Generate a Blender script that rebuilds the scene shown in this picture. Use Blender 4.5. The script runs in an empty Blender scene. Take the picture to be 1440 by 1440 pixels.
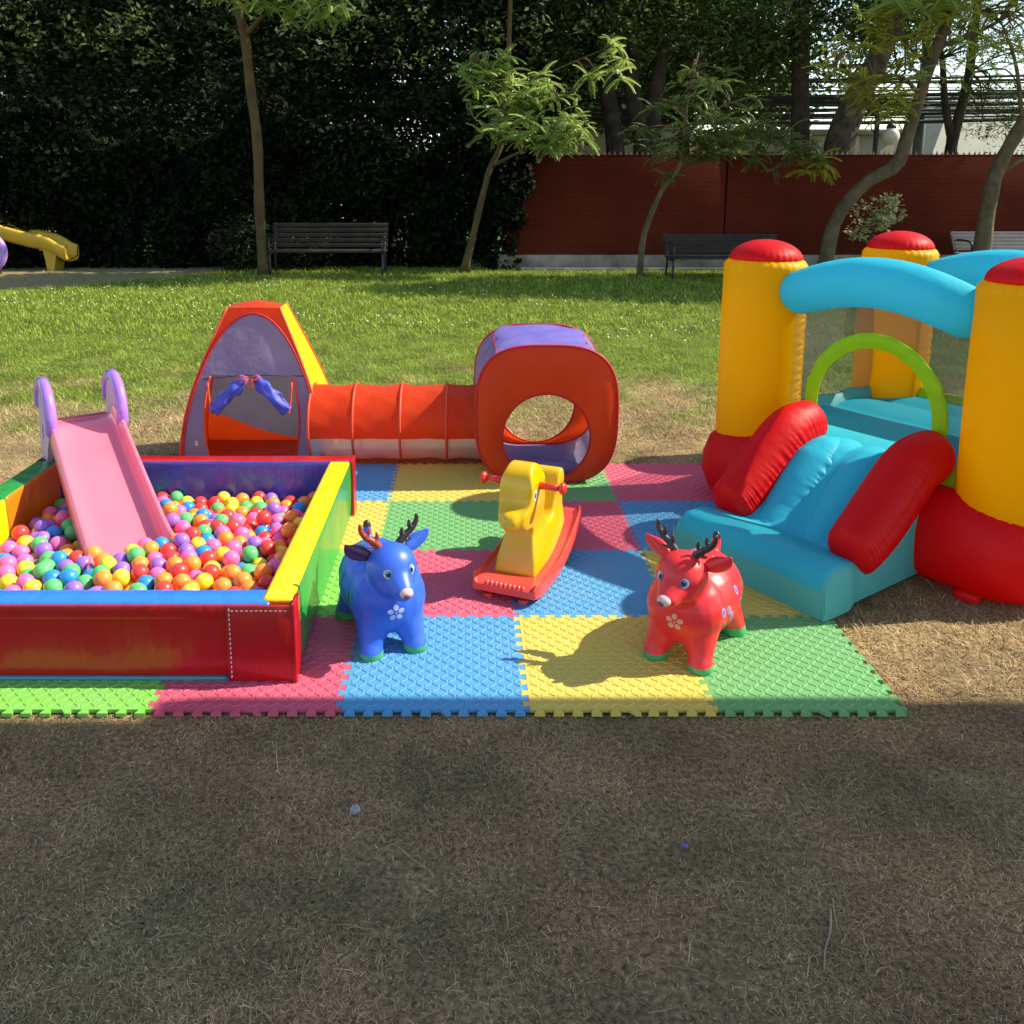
import bpy, bmesh, math, random
import numpy as np
from mathutils import Vector, Matrix
from mathutils.bvhtree import BVHTree

random.seed(7)
rng = np.random.default_rng(11)
scene = bpy.context.scene
COL = scene.collection
R = math.radians
PI = math.pi

# ------------------------------------------------------------------ camera
cam_data = bpy.data.cameras.new('camera')
cam_data.sensor_fit = 'HORIZONTAL'
cam_data.sensor_width = 36.0
cam_data.lens = 36.0 * 1202.0 / 1440.0
cam_data.shift_x = (720.0 - 657.0) / 1440.0
cam_data.shift_y = (465.95 - 720.0) / 1440.0
cam_data.clip_start = 0.05
cam_data.clip_end = 2000.0
camera = bpy.data.objects.new('camera', cam_data)
camera.location = (0.0, 0.0, 1.67)
camera.rotation_euler = (R(80.0), 0.0, 0.0)
COL.objects.link(camera)
scene.camera = camera

# ------------------------------------------------------------------ sky, sun, exposure
SUN_AZ = math.atan2(1.12, 0.16)          # from +Y towards +X
SUN_EL = math.atan(1.0 / math.hypot(1.12, 0.16))
world = bpy.data.worlds.new('World')
scene.world = world
world.use_nodes = True
wn = world.node_tree
wn.nodes.clear()
w_out = wn.nodes.new('ShaderNodeOutputWorld')
w_bg = wn.nodes.new('ShaderNodeBackground')
w_sky = wn.nodes.new('ShaderNodeTexSky')
w_sky.sky_type = 'NISHITA'
w_sky.sun_disc = False
w_sky.sun_elevation = SUN_EL
w_sky.sun_rotation = SUN_AZ
w_sky.air_density = 1.0
w_sky.dust_density = 0.35
w_bg.inputs['Strength'].default_value = 0.15
wn.links.new(w_sky.outputs[0], w_bg.inputs[0])
wn.links.new(w_bg.outputs[0], w_out.inputs[0])

sun_data = bpy.data.lights.new('sun', 'SUN')
sun_data.energy = 4.2
sun_data.angle = R(0.53)
sun_data.color = (1.0, 0.95, 0.86)
sun = bpy.data.objects.new('sun', sun_data)
sd = Vector((-1.12, -0.16, -1.0)).normalized()
sun.rotation_euler = sd.to_track_quat('-Z', 'Y').to_euler()
sun.location = (20, 3, 18)
COL.objects.link(sun)

scene.view_settings.view_transform = 'Standard'
scene.view_settings.look = 'None'
scene.view_settings.exposure = 0.88
scene.view_settings.gamma = 1.0
scene.view_settings.use_white_balance = True      # camera balanced for open shade
scene.view_settings.white_balance_temperature = 7300
scene.view_settings.use_curve_mapping = False
scene.cycles.use_denoising = True
scene.cycles.max_bounces = 8
scene.cycles.diffuse_bounces = 4
scene.cycles.glossy_bounces = 3
scene.cycles.transmission_bounces = 6
scene.cycles.transparent_max_bounces = 10
scene.cycles.sample_clamp_indirect = 6.0
scene.cycles.use_adaptive_sampling = True

# ------------------------------------------------------------------ helpers
def tag(o, label=None, cat=None, group=None, kind=None):
    if label: o['label'] = label
    if cat: o['category'] = cat
    if group: o['group'] = group
    if kind: o['kind'] = kind
    return o

def thing(name, label, cat, loc=(0, 0, 0), rz=0.0, group=None):
    o = bpy.data.objects.new(name, None)
    o.empty_display_size = 0.1
    o.location = loc
    o.rotation_euler = (0, 0, rz)
    COL.objects.link(o)
    return tag(o, label, cat, group)

def link(name, me, parent=None, loc=None):
    o = bpy.data.objects.new(name, me)
    COL.objects.link(o)
    if parent is not None: o.parent = parent
    if loc is not None: o.location = loc
    return o

def add(name, V, F, mats, parent=None, smooth=True, mi=None, loc=None, autos=None):
    me = bpy.data.meshes.new(name)
    me.from_pydata([tuple(v) for v in V], [], [tuple(int(i) for i in f) for f in F])
    if not isinstance(mats, (list, tuple)): mats = [mats]
    for m in mats: me.materials.append(m)
    if mi is not None: me.polygons.foreach_set('material_index', np.asarray(mi, dtype=np.int32))
    me.polygons.foreach_set('use_smooth', np.full(len(me.polygons), bool(smooth)))
    me.update()
    if autos: me.set_sharp_from_angle(angle=R(autos))
    return link(name, me, parent, loc)

def np_mesh(name, V, F, mat):
    """big meshes: V (n,3), F (m,k) numpy"""
    me = bpy.data.meshes.new(name)
    n, (m, k) = len(V), F.shape
    me.vertices.add(n); me.vertices.foreach_set('co', np.ascontiguousarray(V, dtype=np.float32).ravel())
    me.loops.add(m * k); me.loops.foreach_set('vertex_index', np.ascontiguousarray(F, dtype=np.int32).ravel())
    me.polygons.add(m); me.polygons.foreach_set('loop_start', np.arange(0, m * k, k, dtype=np.int32))
    me.update(calc_edges=True)
    me.materials.append(mat)
    return me

def grid_faces(nu, nv, wrap_u=False, wrap_v=False, off=0):
    F = []
    for j in range(nv if wrap_v else nv - 1):
        for i in range(nu if wrap_u else nu - 1):
            a = j * nu + i; b = j * nu + (i + 1) % nu
            c = ((j + 1) % nv) * nu + (i + 1) % nu; d = ((j + 1) % nv) * nu + i
            F.append((a + off, b + off, c + off, d + off))
    return F

def frames(path):
    P = [Vector(p) for p in path]; T = []
    for i in range(len(P)):
        T.append((P[min(i + 1, len(P) - 1)] - P[max(i - 1, 0)]).normalized())
    up = Vector((0, 0, 1)) if abs(T[0].z) < .9 else Vector((1, 0, 0))
    N = [(up - T[0] * up.dot(T[0])).normalized()]
    for i in range(1, len(P)):
        v = N[-1] - T[i] * N[-1].dot(T[i])
        N.append(v.normalized() if v.length > 1e-6 else N[-1])
    return P, T, N

def tube_vf(path, rad, seg=8, cap=True, off=0, flat=1.0, closed=False):
    P, T, N = frames(path)
    if not hasattr(rad, '__len__'): rad = [rad] * len(P)
    V = []
    for p, t, n, r in zip(P, T, N, rad):
        b = t.cross(n)
        for k in range(seg):
            a = 2 * PI * k / seg
            V.append(p + n * (math.cos(a) * r * flat) + b * (math.sin(a) * r))
    F = grid_faces(seg, len(P), wrap_u=True, wrap_v=closed, off=off)
    if cap and not closed:
        F.append(tuple(off + k for k in reversed(range(seg))))
        F.append(tuple(off + (len(P) - 1) * seg + k for k in range(seg)))
    return V, F

def tube(name, path, rad, mat, parent=None, seg=8, **kw):
    V, F = tube_vf(path, rad, seg, **kw)
    return add(name, V, F, mat, parent)

def spline(pts, n):
    """Catmull-Rom through points"""
    P = np.array(pts, float); m = len(P)
    Q = np.vstack([2 * P[0] - P[1], P, 2 * P[-1] - P[-2]])
    out = []
    for t in np.linspace(0, m - 1 - 1e-9, n):
        i = int(t); u = t - i
        p0, p1, p2, p3 = Q[i], Q[i + 1], Q[i + 2], Q[i + 3]
        out.append(.5 * ((2 * p1) + (p2 - p0) * u + (2 * p0 - 5 * p1 + 4 * p2 - p3) * u * u + (3 * p1 - p0 - 3 * p2 + p3) * u ** 3))
    return [tuple(o) for o in out]

def lathe(name, prof, mat, parent=None, seg=32, loc=None, fn=None):
    V = []
    for (r, z) in prof:
        for k in range(seg):
            a = 2 * PI * k / seg
            rr = r if fn is None else fn(r, z, a)
            V.append((rr * math.cos(a), rr * math.sin(a), z))
    F = grid_faces(seg, len(prof), wrap_u=True)
    F.append(tuple(reversed(range(seg)))); F.append(tuple((len(prof) - 1) * seg + k for k in range(seg)))
    return add(name, V, F, mat, parent, loc=loc)

def box_vf(c, s, off=0, rot=None):
    x, y, z = s[0] / 2, s[1] / 2, s[2] / 2
    V = [Vector((a, b, d)) for d in (-z, z) for (a, b) in ((-x, -y), (x, -y), (x, y), (-x, y))]
    if rot is not None: V = [rot @ v for v in V]
    V = [v + Vector(c) for v in V]
    F = [(3, 2, 1, 0), (4, 5, 6, 7), (0, 1, 5, 4), (1, 2, 6, 5), (2, 3, 7, 6), (3, 0, 4, 7)]
    return V, [tuple(i + off for i in f) for f in F]

def bbox(name, c, s, mat, parent=None, bev=0.004, seg=2, rot=None, mats=None, pick=None, cuts=0):
    """bevelled box centred at c"""
    bm = bmesh.new()
    bmesh.ops.create_cube(bm, size=1.0)
    bmesh.ops.scale(bm, vec=s, verts=bm.verts)
    if bev > 0:
        bmesh.ops.bevel(bm, geom=list(bm.edges), offset=bev, segments=seg, profile=.5, affect='EDGES')
    if cuts:
        bmesh.ops.subdivide_edges(bm, edges=list(bm.edges), cuts=cuts, use_grid_fill=True)
    if rot is not None: bmesh.ops.transform(bm, matrix=rot.to_4x4(), verts=bm.verts)
    bmesh.ops.translate(bm, vec=c, verts=bm.verts)
    bm.normal_update()
    me = bpy.data.meshes.new(name)
    if pick:
        for f in bm.faces: f.material_index = pick(f.normal, f.calc_center_median())
    bm.to_mesh(me); bm.free()
    for m in (mats or [mat]): me.materials.append(m)
    me.polygons.foreach_set('use_smooth', np.full(len(me.polygons), True))
    me.set_sharp_from_angle(angle=R(35))
    return link(name, me, parent)

def remesh(name, pieces, voxel, mat, parent=None, smooth=6, fac=.5):
    """pieces: list of (V,F) closed shells -> one continuous smooth mesh"""
    V, F = [], []
    for (v, f) in pieces:
        o = len(V); V += list(v); F += [tuple(i + o for i in q) for q in f]
    me = bpy.data.meshes.new('tmp')
    me.from_pydata([tuple(v) for v in V], [], F); me.update()
    o = bpy.data.objects.new('tmp', me); COL.objects.link(o)
    r = o.modifiers.new('r', 'REMESH'); r.mode = 'VOXEL'; r.voxel_size = voxel; r.adaptivity = 0.0
    if smooth:
        s = o.modifiers.new('s', 'SMOOTH'); s.factor = fac; s.iterations = smooth
    dg = bpy.context.evaluated_depsgraph_get(); dg.update()
    out = bpy.data.meshes.new_from_object(o.evaluated_get(dg))
    bpy.data.objects.remove(o); bpy.data.meshes.remove(me)
    out.name = name
    out.materials.clear(); out.materials.append(mat)
    out.polygons.foreach_set('use_smooth', np.full(len(out.polygons), True))
    if parent is None and name is None: return out
    return link(name, out, parent)

def ell(c, r, rot=None, n=20, m=14):
    V, F = [], []
    for j in range(1, m):
        t = PI * j / m
        for i in range(n):
            a = 2 * PI * i / n
            v = Vector((r[0] * math.sin(t) * math.cos(a), r[1] * math.sin(t) * math.sin(a), r[2] * math.cos(t)))
            V.append((rot @ v if rot else v) + Vector(c))
    F = [tuple(reversed(f)) for f in grid_faces(n, m - 1, wrap_u=True)]
    for z, base, sgn in ((r[2], 0, 1), (-r[2], (m - 2) * n, -1)):
        v = Vector((0, 0, z)); V.append((rot @ v if rot else v) + Vector(c)); k = len(V) - 1
        for i in range(n):
            a, b = base + i, base + (i + 1) % n
            F.append((a, b, k) if sgn > 0 else (b, a, k))
    return V, F

def cap_tube(path, rad, seg=14):
    """capsule-ended tapered tube"""
    P = [Vector(p) for p in path]
    if not hasattr(rad, '__len__'): rad = [rad] * len(P)
    t0 = (P[0] - P[1]).normalized(); t1 = (P[-1] - P[-2]).normalized()
    Q, S = [], []
    for k in (90, 60, 30):
        a = R(k); Q.append(P[0] + t0 * rad[0] * math.sin(a)); S.append(max(rad[0] * math.cos(a), rad[0] * .12))
    Q += P; S += list(rad)
    for k in (30, 60, 90):
        a = R(k); Q.append(P[-1] + t1 * rad[-1] * math.sin(a)); S.append(max(rad[-1] * math.cos(a), rad[-1] * .12))
    return tube_vf(Q, S, seg)

def extrude_vf(pts, x0, x1):
    """closed outline (y,z) extruded along x"""
    n = len(pts)
    V = [(x0, y, z) for (y, z) in pts] + [(x1, y, z) for (y, z) in pts]
    F = [tuple(range(n)), tuple(reversed(range(n, 2 * n)))]
    F += [(i, i + n, (i + 1) % n + n, (i + 1) % n) for i in range(n)]
    return V, F

# ------------------------------------------------------------------ materials
def srgb(h):
    h = h.lstrip('#'); c = [int(h[i:i + 2], 16) / 255 for i in (0, 2, 4)]
    return tuple(x / 12.92 if x <= .04045 else ((x + .055) / 1.055) ** 2.4 for x in c)

MATS = {}
def M(name, c, rough=.5, c2=None, nscale=6.0, namt=1.0, bump=0.0, bscale=40.0, bstretch=None, coat=0.0, transl=0.0,
      spec=.5, bdist=.01, alpha=None, coords='Object', metallic=0.0, sheen=0.0, sss=0.0, rvar=0.0, detail=4.0):
    if name in MATS: return MATS[name]
    m = bpy.data.materials.new(name); m.use_nodes = True
    nt = m.node_tree; nt.nodes.clear(); N = nt.nodes.new; L = nt.links.new
    out = N('ShaderNodeOutputMaterial'); b = N('ShaderNodeBsdfPrincipled')
    if isinstance(c, str): c = srgb(c)
    if isinstance(c2, str): c2 = srgb(c2)
    b.inputs['Base Color'].default_value = (*c, 1); b.inputs['Roughness'].default_value = rough
    b.inputs['Coat Weight'].default_value = coat; b.inputs['Coat Roughness'].default_value = .08
    b.inputs['Specular IOR Level'].default_value = spec; b.inputs['Metallic'].default_value = metallic
    if sheen: b.inputs['Sheen Weight'].default_value = sheen
    if sss:
        b.inputs['Subsurface Weight'].default_value = sss
        b.inputs['Subsurface Radius'].default_value = (.03, .02, .015)
    tc = N('ShaderNodeTexCoord')
    colsock = None
    if c2 is not None:
        nz = N('ShaderNodeTexNoise'); nz.inputs['Scale'].default_value = nscale; nz.inputs['Detail'].default_value = detail
        L(tc.outputs[coords], nz.inputs['Vector'])
        mx = N('ShaderNodeMix'); mx.data_type = 'RGBA'
        mr = N('ShaderNodeMapRange'); mr.inputs[1].default_value = .35; mr.inputs[2].default_value = .65
        mr.inputs[4].default_value = namt
        L(nz.outputs[0], mr.inputs[0]); L(mr.outputs[0], mx.inputs[0])
        mx.inputs[6].default_value = (*c, 1); mx.inputs[7].default_value = (*c2, 1)
        L(mx.outputs[2], b.inputs['Base Color']); colsock = mx.outputs[2]
    if rvar:
        nz2 = N('ShaderNodeTexNoise'); nz2.inputs['Scale'].default_value = nscale * 3
        L(tc.outputs[coords], nz2.inputs['Vector'])
        mr2 = N('ShaderNodeMapRange'); mr2.inputs[3].default_value = max(rough - rvar, .02); mr2.inputs[4].default_value = rough + rvar
        L(nz2.outputs[0], mr2.inputs[0]); L(mr2.outputs[0], b.inputs['Roughness'])
    if bump:
        mp = N('ShaderNodeMapping'); mp.inputs['Scale'].default_value = bstretch or (1, 1, 1)
        nb = N('ShaderNodeTexNoise'); nb.inputs['Scale'].default_value = bscale; nb.inputs['Detail'].default_value = 3
        bp = N('ShaderNodeBump'); bp.inputs['Strength'].default_value = bump; bp.inputs['Distance'].default_value = bdist
        L(tc.outputs[coords], mp.inputs[0]); L(mp.outputs[0], nb.inputs['Vector']); L(nb.outputs[0], bp.inputs['Height'])
        L(bp.outputs[0], b.inputs['Normal'])
    sh = b.outputs[0]
    if transl:
        t = N('ShaderNodeBsdfTranslucent'); t.inputs[0].default_value = (*c, 1)
        if colsock: L(colsock, t.inputs[0])
        ms = N('ShaderNodeMixShader'); ms.inputs[0].default_value = transl
        L(sh, ms.inputs[1]); L(t.outputs[0], ms.inputs[2]); sh = ms.outputs[0]
    if alpha is not None:
        t = N('ShaderNodeBsdfTransparent'); ms = N('ShaderNodeMixShader'); ms.inputs[0].default_value = alpha
        L(t.outputs[0], ms.inputs[1]); L(sh, ms.inputs[2]); sh = ms.outputs[0]
    L(sh, out.inputs[0])
    MATS[name] = m
    return m

# ================================================================== GROUND
def lawn_material(name, blades):
    m = bpy.data.materials.new(name); m.use_nodes = True
    nt = m.node_tree; nt.nodes.clear(); N = nt.nodes.new; L = nt.links.new
    out = N('ShaderNodeOutputMaterial'); b = N('ShaderNodeBsdfPrincipled')
    geo = N('ShaderNodeNewGeometry'); sep = N('ShaderNodeSeparateXYZ'); L(geo.outputs['Position'], sep.inputs[0])
    def noise(scale, detail=4.0, rough=.55):
        n = N('ShaderNodeTexNoise'); n.inputs['Scale'].default_value = scale; n.inputs['Detail'].default_value = detail
        n.inputs['Roughness'].default_value = rough; L(geo.outputs['Position'], n.inputs['Vector']); return n.outputs[0]
    def math2(op, a, bb):
        n = N('ShaderNodeMath'); n.operation = op
        for k, v in ((0, a), (1, bb)):
            if isinstance(v, (int, float)): n.inputs[k].default_value = v
            else: L(v, n.inputs[k])
        return n.outputs[0]
    def ramp(fac, stops):
        r = N('ShaderNodeValToRGB'); L(fac, r.inputs[0]); e = r.color_ramp.elements
        e[0].position, e[0].color = stops[0][0], (*stops[0][1], 1); e[1].position, e[1].color = stops[-1][0], (*stops[-1][1], 1)
        for p, c in stops[1:-1]:
            q = e.new(p); q.color = (*c, 1)
        return r.outputs[0]
    def mix(f, a, bb):
        x = N('ShaderNodeMix'); x.data_type = 'RGBA'; L(f, x.inputs[0]); L(a, x.inputs[6]); L(bb, x.inputs[7]); return x.outputs[2]
    big = noise(.55, 3); med = noise(2.2, 4); fine = noise(60.0 if not blades else 9.0, 4)
    if blades:
        at = N('ShaderNodeAttribute'); at.attribute_name = 'rnd'; rnd = at.outputs['Fac']
        dry = ramp(rnd, [(0, (.20, .13, .06)), (.3, (.42, .30, .145)), (.7, (.64, .48, .24)), (1, (.78, .64, .37))])
        grn = ramp(rnd, [(0, (.11, .17, .016)), (.5, (.26, .38, .04)), (.85, (.39, .50, .075)), (1, (.64, .62, .19))])
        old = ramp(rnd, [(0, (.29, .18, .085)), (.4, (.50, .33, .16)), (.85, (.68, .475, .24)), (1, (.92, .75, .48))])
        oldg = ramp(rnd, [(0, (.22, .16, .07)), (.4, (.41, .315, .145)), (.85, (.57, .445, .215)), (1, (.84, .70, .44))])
    else:
        dry = ramp(fine, [(.3, (.17, .11, .055)), (.5, (.38, .27, .13)), (.7, (.52, .39, .20))])
        grn = ramp(fine, [(.3, (.10, .13, .02)), (.6, (.17, .24, .035)), (.8, (.26, .29, .07))])
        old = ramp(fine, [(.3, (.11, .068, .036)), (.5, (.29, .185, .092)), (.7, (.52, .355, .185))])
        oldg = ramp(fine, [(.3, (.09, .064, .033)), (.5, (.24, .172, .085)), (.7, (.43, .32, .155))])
    # zone factors: worn matted turf in front, straw-dry around the mats, living lawn beyond
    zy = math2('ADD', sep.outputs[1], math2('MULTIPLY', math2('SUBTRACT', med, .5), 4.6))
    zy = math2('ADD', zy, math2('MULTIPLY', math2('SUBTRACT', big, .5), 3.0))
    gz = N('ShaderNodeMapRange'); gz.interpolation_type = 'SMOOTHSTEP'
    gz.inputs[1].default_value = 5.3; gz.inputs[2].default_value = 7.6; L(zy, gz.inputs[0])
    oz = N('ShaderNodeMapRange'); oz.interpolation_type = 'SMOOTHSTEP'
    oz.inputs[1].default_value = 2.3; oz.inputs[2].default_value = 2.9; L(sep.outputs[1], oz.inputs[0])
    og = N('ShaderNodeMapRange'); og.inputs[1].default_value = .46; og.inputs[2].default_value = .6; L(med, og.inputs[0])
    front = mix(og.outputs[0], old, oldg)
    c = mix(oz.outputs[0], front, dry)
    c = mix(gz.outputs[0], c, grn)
    hs = N('ShaderNodeHueSaturation'); L(c, hs.inputs['Color'])
    vr = N('ShaderNodeMapRange'); vr.inputs[1].default_value = .3; vr.inputs[2].default_value = .7
    vr.inputs[3].default_value = .55; vr.inputs[4].default_value = 1.22; L(noise(2.6, 6, .68), vr.inputs[0]); L(vr.outputs[0], hs.inputs['Value'])
    c = hs.outputs[0]
    L(c, b.inputs['Base Color']); b.inputs['Roughness'].default_value = .75; b.inputs['Specular IOR Level'].default_value = .25
    sh = b.outputs[0]
    if blades:
        t = N('ShaderNodeBsdfTranslucent'); L(c, t.inputs[0]); ms = N('ShaderNodeMixShader'); ms.inputs[0].default_value = .3
        L(sh, ms.inputs[1]); L(t.outputs[0], ms.inputs[2]); sh = ms.outputs[0]
    else:
        bp = N('ShaderNodeBump'); bp.inputs['Strength'].default_value = .9; bp.inputs['Distance'].default_value = .03
        L(noise(35, 6, .7), bp.inputs['Height']); L(bp.outputs[0], b.inputs['Normal'])
    L(sh, out.inputs[0])
    return m

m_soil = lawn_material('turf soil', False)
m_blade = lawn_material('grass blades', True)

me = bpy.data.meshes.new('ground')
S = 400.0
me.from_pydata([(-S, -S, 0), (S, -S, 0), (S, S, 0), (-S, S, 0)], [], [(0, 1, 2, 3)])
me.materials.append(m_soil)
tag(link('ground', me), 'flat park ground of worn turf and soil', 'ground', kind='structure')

# pale worn play surface far left, edge of the lawn
m_path = M('worn path', (.20, .19, .075), .9, c2=(.27, .20, .10), nscale=.7, bump=.4, bscale=25)
pp = [(-16, 17.6), (-16, 12.9), (-8.5, 13.1), (-6.6, 13.4), (-5.4, 14.2), (-4.6, 15.2), (-4.3, 16.2), (-4.6, 17.6)]
pv = [(x, y, .006) for x, y in pp]
tag(add('path', pv, [tuple(range(len(pv)))], m_path, smooth=False), 'smooth pale worn path along the hedge', 'path', kind='structure')

def in_pit(x, y):
    s, q = (x - 1.53) * .545 - (y - 4.38) * .838, -(x - 1.53) * .838 - (y - 4.38) * .545
    house = (s > -.16) & (s < 1.45) & (q < .18) & (q > -1.4)
    ramp = (s > .38) & (s < 1.0) & (q > 0) & (q < .86)
    tents = ((x > -1.67) & (x < -.86) & (y > 4.85) & (y < 5.35)) | ((x > .08) & (x < .79) & (y > 4.58) & (y < 5.26)) | ((x > -.9) & (x < .1) & (y > 4.9) & (y < 5.05))
    return ((x > -2.2) & (x < -.57) & (y > 2.62) & (y < 4.2)) | house | ramp | tents
def on_mat(x, y): return ((x > -1.63) & (x < 1.39) & (y > 2.452) & (y < 4.85))
def on_path(x, y): return (y > 13.0) & (y < 17.5) & (x < -4.3 - np.clip((16.2 - y), 0, 4) * .75)

def blades(name, y0, y1, dens, ln, wd, tilt, label, xpad=.5, xlim=None, patch=0.0):
    xa = -.5466 * (y1 * .985 + .29) - xpad; xb = .6514 * (y1 * .985 + .29) + xpad + 1.0
    if xlim: xa, xb = max(xa, xlim[0]), min(xb, xlim[1])
    n = int((xb - xa) * (y1 - y0) * dens)
    x = rng.uniform(xa, xb, n); y = rng.uniform(y0, y1, n)
    # clumpy cover: thin some spots out
    cl = np.sin(x * 7.1 + 2 * np.sin(y * 5.3)) * np.sin(y * 8.3 + 1.7 * np.sin(x * 4.1))
    zc = y * .985 + .29
    k = (x > -.5466 * zc - xpad) & (x < .6514 * zc + xpad + 1.0) & ~in_pit(x, y) & ~on_mat(x, y) & ~(on_path(x, y) & (rng.random(n) > .05))
    bare = np.sin(x * 3.1 + 1.3 * np.sin(y * 4.4 + .7)) + np.sin(y * 4.7 + 1.1 * np.sin(x * 5.2)) + .6 * np.sin(x * 11 + y * 9)
    k &= rng.random(n) < (.78 + .35 * cl - patch * np.clip(bare - .55, 0, 1))
    x, y = x[k], y[k]; n = len(x)
    L_ = rng.uniform(ln[0], ln[1], n) * rng.choice([1, 1, 1, 1.5], n); W = rng.uniform(wd[0], wd[1], n)
    th = rng.uniform(0, 2 * PI, n); ti = np.radians(rng.uniform(tilt[0], tilt[1], n))
    d = np.stack([np.cos(th) * np.sin(ti), np.sin(th) * np.sin(ti), np.cos(ti)], 1)
    s = np.stack([-np.sin(th), np.cos(th), np.zeros(n)], 1)
    tw = rng.uniform(-1, 1, n)
    base = np.stack([x, y, rng.uniform(0, .004, n)], 1)
    bend = np.stack([np.cos(th + tw), np.sin(th + tw), -.35 * np.ones(n)], 1)
    mid = base + d * (L_ * .55)[:, None]; tip = base + d * L_[:, None] + bend * (L_ * .28)[:, None]
    tip[:, 2] = np.maximum(tip[:, 2], .003); mid[:, 2] = np.maximum(mid[:, 2], .002)
    V = np.empty((n, 5, 3)); w = s * W[:, None] * .5
    V[:, 0] = base - w; V[:, 1] = base + w; V[:, 2] = mid + w * .8; V[:, 3] = mid - w * .8; V[:, 4] = tip
    F4 = (np.arange(n)[:, None] * 5)
    F = np.concatenate([F4 + np.array([0, 1, 2]), F4 + np.array([0, 2, 3]), F4 + np.array([3, 2, 4])], 0)
    me = np_mesh(name, V.reshape(-1, 3), F, m_blade)
    a = me.attributes.new('rnd', 'FLOAT', 'POINT'); a.data.foreach_set('value', np.repeat(rng.random(n), 5).astype(np.float32))
    return tag(link(name, me), label, 'grass', kind='stuff')

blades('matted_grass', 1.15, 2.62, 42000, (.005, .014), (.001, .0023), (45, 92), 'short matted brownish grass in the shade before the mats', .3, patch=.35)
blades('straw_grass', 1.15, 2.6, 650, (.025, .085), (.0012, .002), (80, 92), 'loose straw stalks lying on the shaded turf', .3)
blades('dry_grass', 2.55, 5.4, 7500, (.015, .04), (.002, .0038), (45, 90), 'golden dry grass around the mats and tents', .4)
blades('lawn_grass', 5.4, 9.2, 4200, (.025, .05), (.003, .0055), (25, 80), 'short lawn turning from straw to green behind the tents', .5)
blades('green_grass', 9.2, 16.6, 1500, (.04, .075), (.006, .011), (15, 70), 'green lawn growing up to the wall and hedge', .8)

# clover flowers
m_petal = M('clover', (.75, .78, .62), .8)
nf = 900
fx = rng.uniform(-9.5, 4.0, nf); fy = rng.uniform(8.6, 14.4, nf)
kk = (np.sin(fx * 1.3 + np.sin(fy * 1.1) * 2) + np.sin(fy * 2.1 + fx * .6) + rng.uniform(-.8, .8, nf) > .35) & ~on_path(fx, fy)
kk |= (fy > 11.3) & (fy < 12.9) & (fx < -3.2) & ~on_path(fx, fy)
fx, fy = fx[kk], fy[kk]; nf = len(fx)
sz = rng.uniform(.008, .016, nf); c0 = np.stack([fx, fy, rng.uniform(.035, .06, nf)], 1)
octv = np.array([(1, 0, 0), (0, 1, 0), (-1, 0, 0), (0, -1, 0), (0, 0, .8), (0, 0, -.6)])
octf = np.array([(0, 1, 4), (1, 2, 4), (2, 3, 4), (3, 0, 4), (1, 0, 5), (2, 1, 5), (3, 2, 5), (0, 3, 5)])
V = (c0[:, None, :] + octv[None] * sz[:, None, None]).reshape(-1, 3)
F = (np.arange(nf)[:, None, None] * 6 + octf[None]).reshape(-1, 3)
tag(link('clover_flowers', np_mesh('clover_flowers', V, F, m_petal)), 'tiny white clover flowers dotted over the green lawn', 'flowers', kind='stuff')

# ================================================================== WALL, HEDGE
m_wall = bpy.data.materials.new('painted brick'); m_wall.use_nodes = True
nt = m_wall.node_tree; bs = nt.nodes['Principled BSDF']
tc = nt.nodes.new('ShaderNodeTexCoord'); mp = nt.nodes.new('ShaderNodeMapping'); mp.inputs['Rotation'].default_value = (R(90), 0, 0)
br = nt.nodes.new('ShaderNodeTexBrick'); br.inputs['Scale'].default_value = 1.0; br.inputs['Brick Width'].default_value = .26
br.inputs['Row Height'].default_value = .085; br.inputs['Mortar Size'].default_value = .009; br.inputs['Mortar Smooth'].default_value = .3
br.inputs['Color1'].default_value = (.105, .016, .008, 1); br.inputs['Color2'].default_value = (.115, .0195, .0095, 1); br.inputs['Mortar'].default_value = (.094, .014, .007, 1)
nz = nt.nodes.new('ShaderNodeTexNoise'); nz.inputs['Scale'].default_value = .9; nz.inputs['Detail'].default_value = 6
hv = nt.nodes.new('ShaderNodeHueSaturation'); mr = nt.nodes.new('ShaderNodeMapRange'); mr.inputs[1].default_value = .3; mr.inputs[2].default_value = .7
mr.inputs[3].default_value = .8; mr.inputs[4].default_value = 1.15
bp = nt.nodes.new('ShaderNodeBump'); bp.inputs['Strength'].default_value = .4; bp.inputs['Distance'].default_value = .008; bp.invert = True
K = nt.links.new
K(tc.outputs['Object'], mp.inputs[0]); K(mp.outputs[0], br.inputs['Vector']); K(tc.outputs['Object'], nz.inputs['Vector']); K(nz.outputs[0], mr.inputs[0])
K(mr.outputs[0], hv.inputs['Value']); K(br.outputs[0], hv.inputs['Color']); K(hv.outputs[0], bs.inputs['Base Color']); K(br.outputs[1], bp.inputs['Height']); K(bp.outputs[0], bs.inputs['Normal'])
bs.inputs['Roughness'].default_value = .85; bs.inputs['Specular IOR Level'].default_value = .1
m_conc = M('concrete footing', (.34, .31, .25), .9, c2=(.16, .15, .12), nscale=3, bump=.5, bscale=20)
m_dark = M('dark iron', (.02, .02, .022), .5)
m_rust = M('rusty spikes', (.16, .13, .11), .7, c2=(.25, .22, .2), nscale=9)

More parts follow.
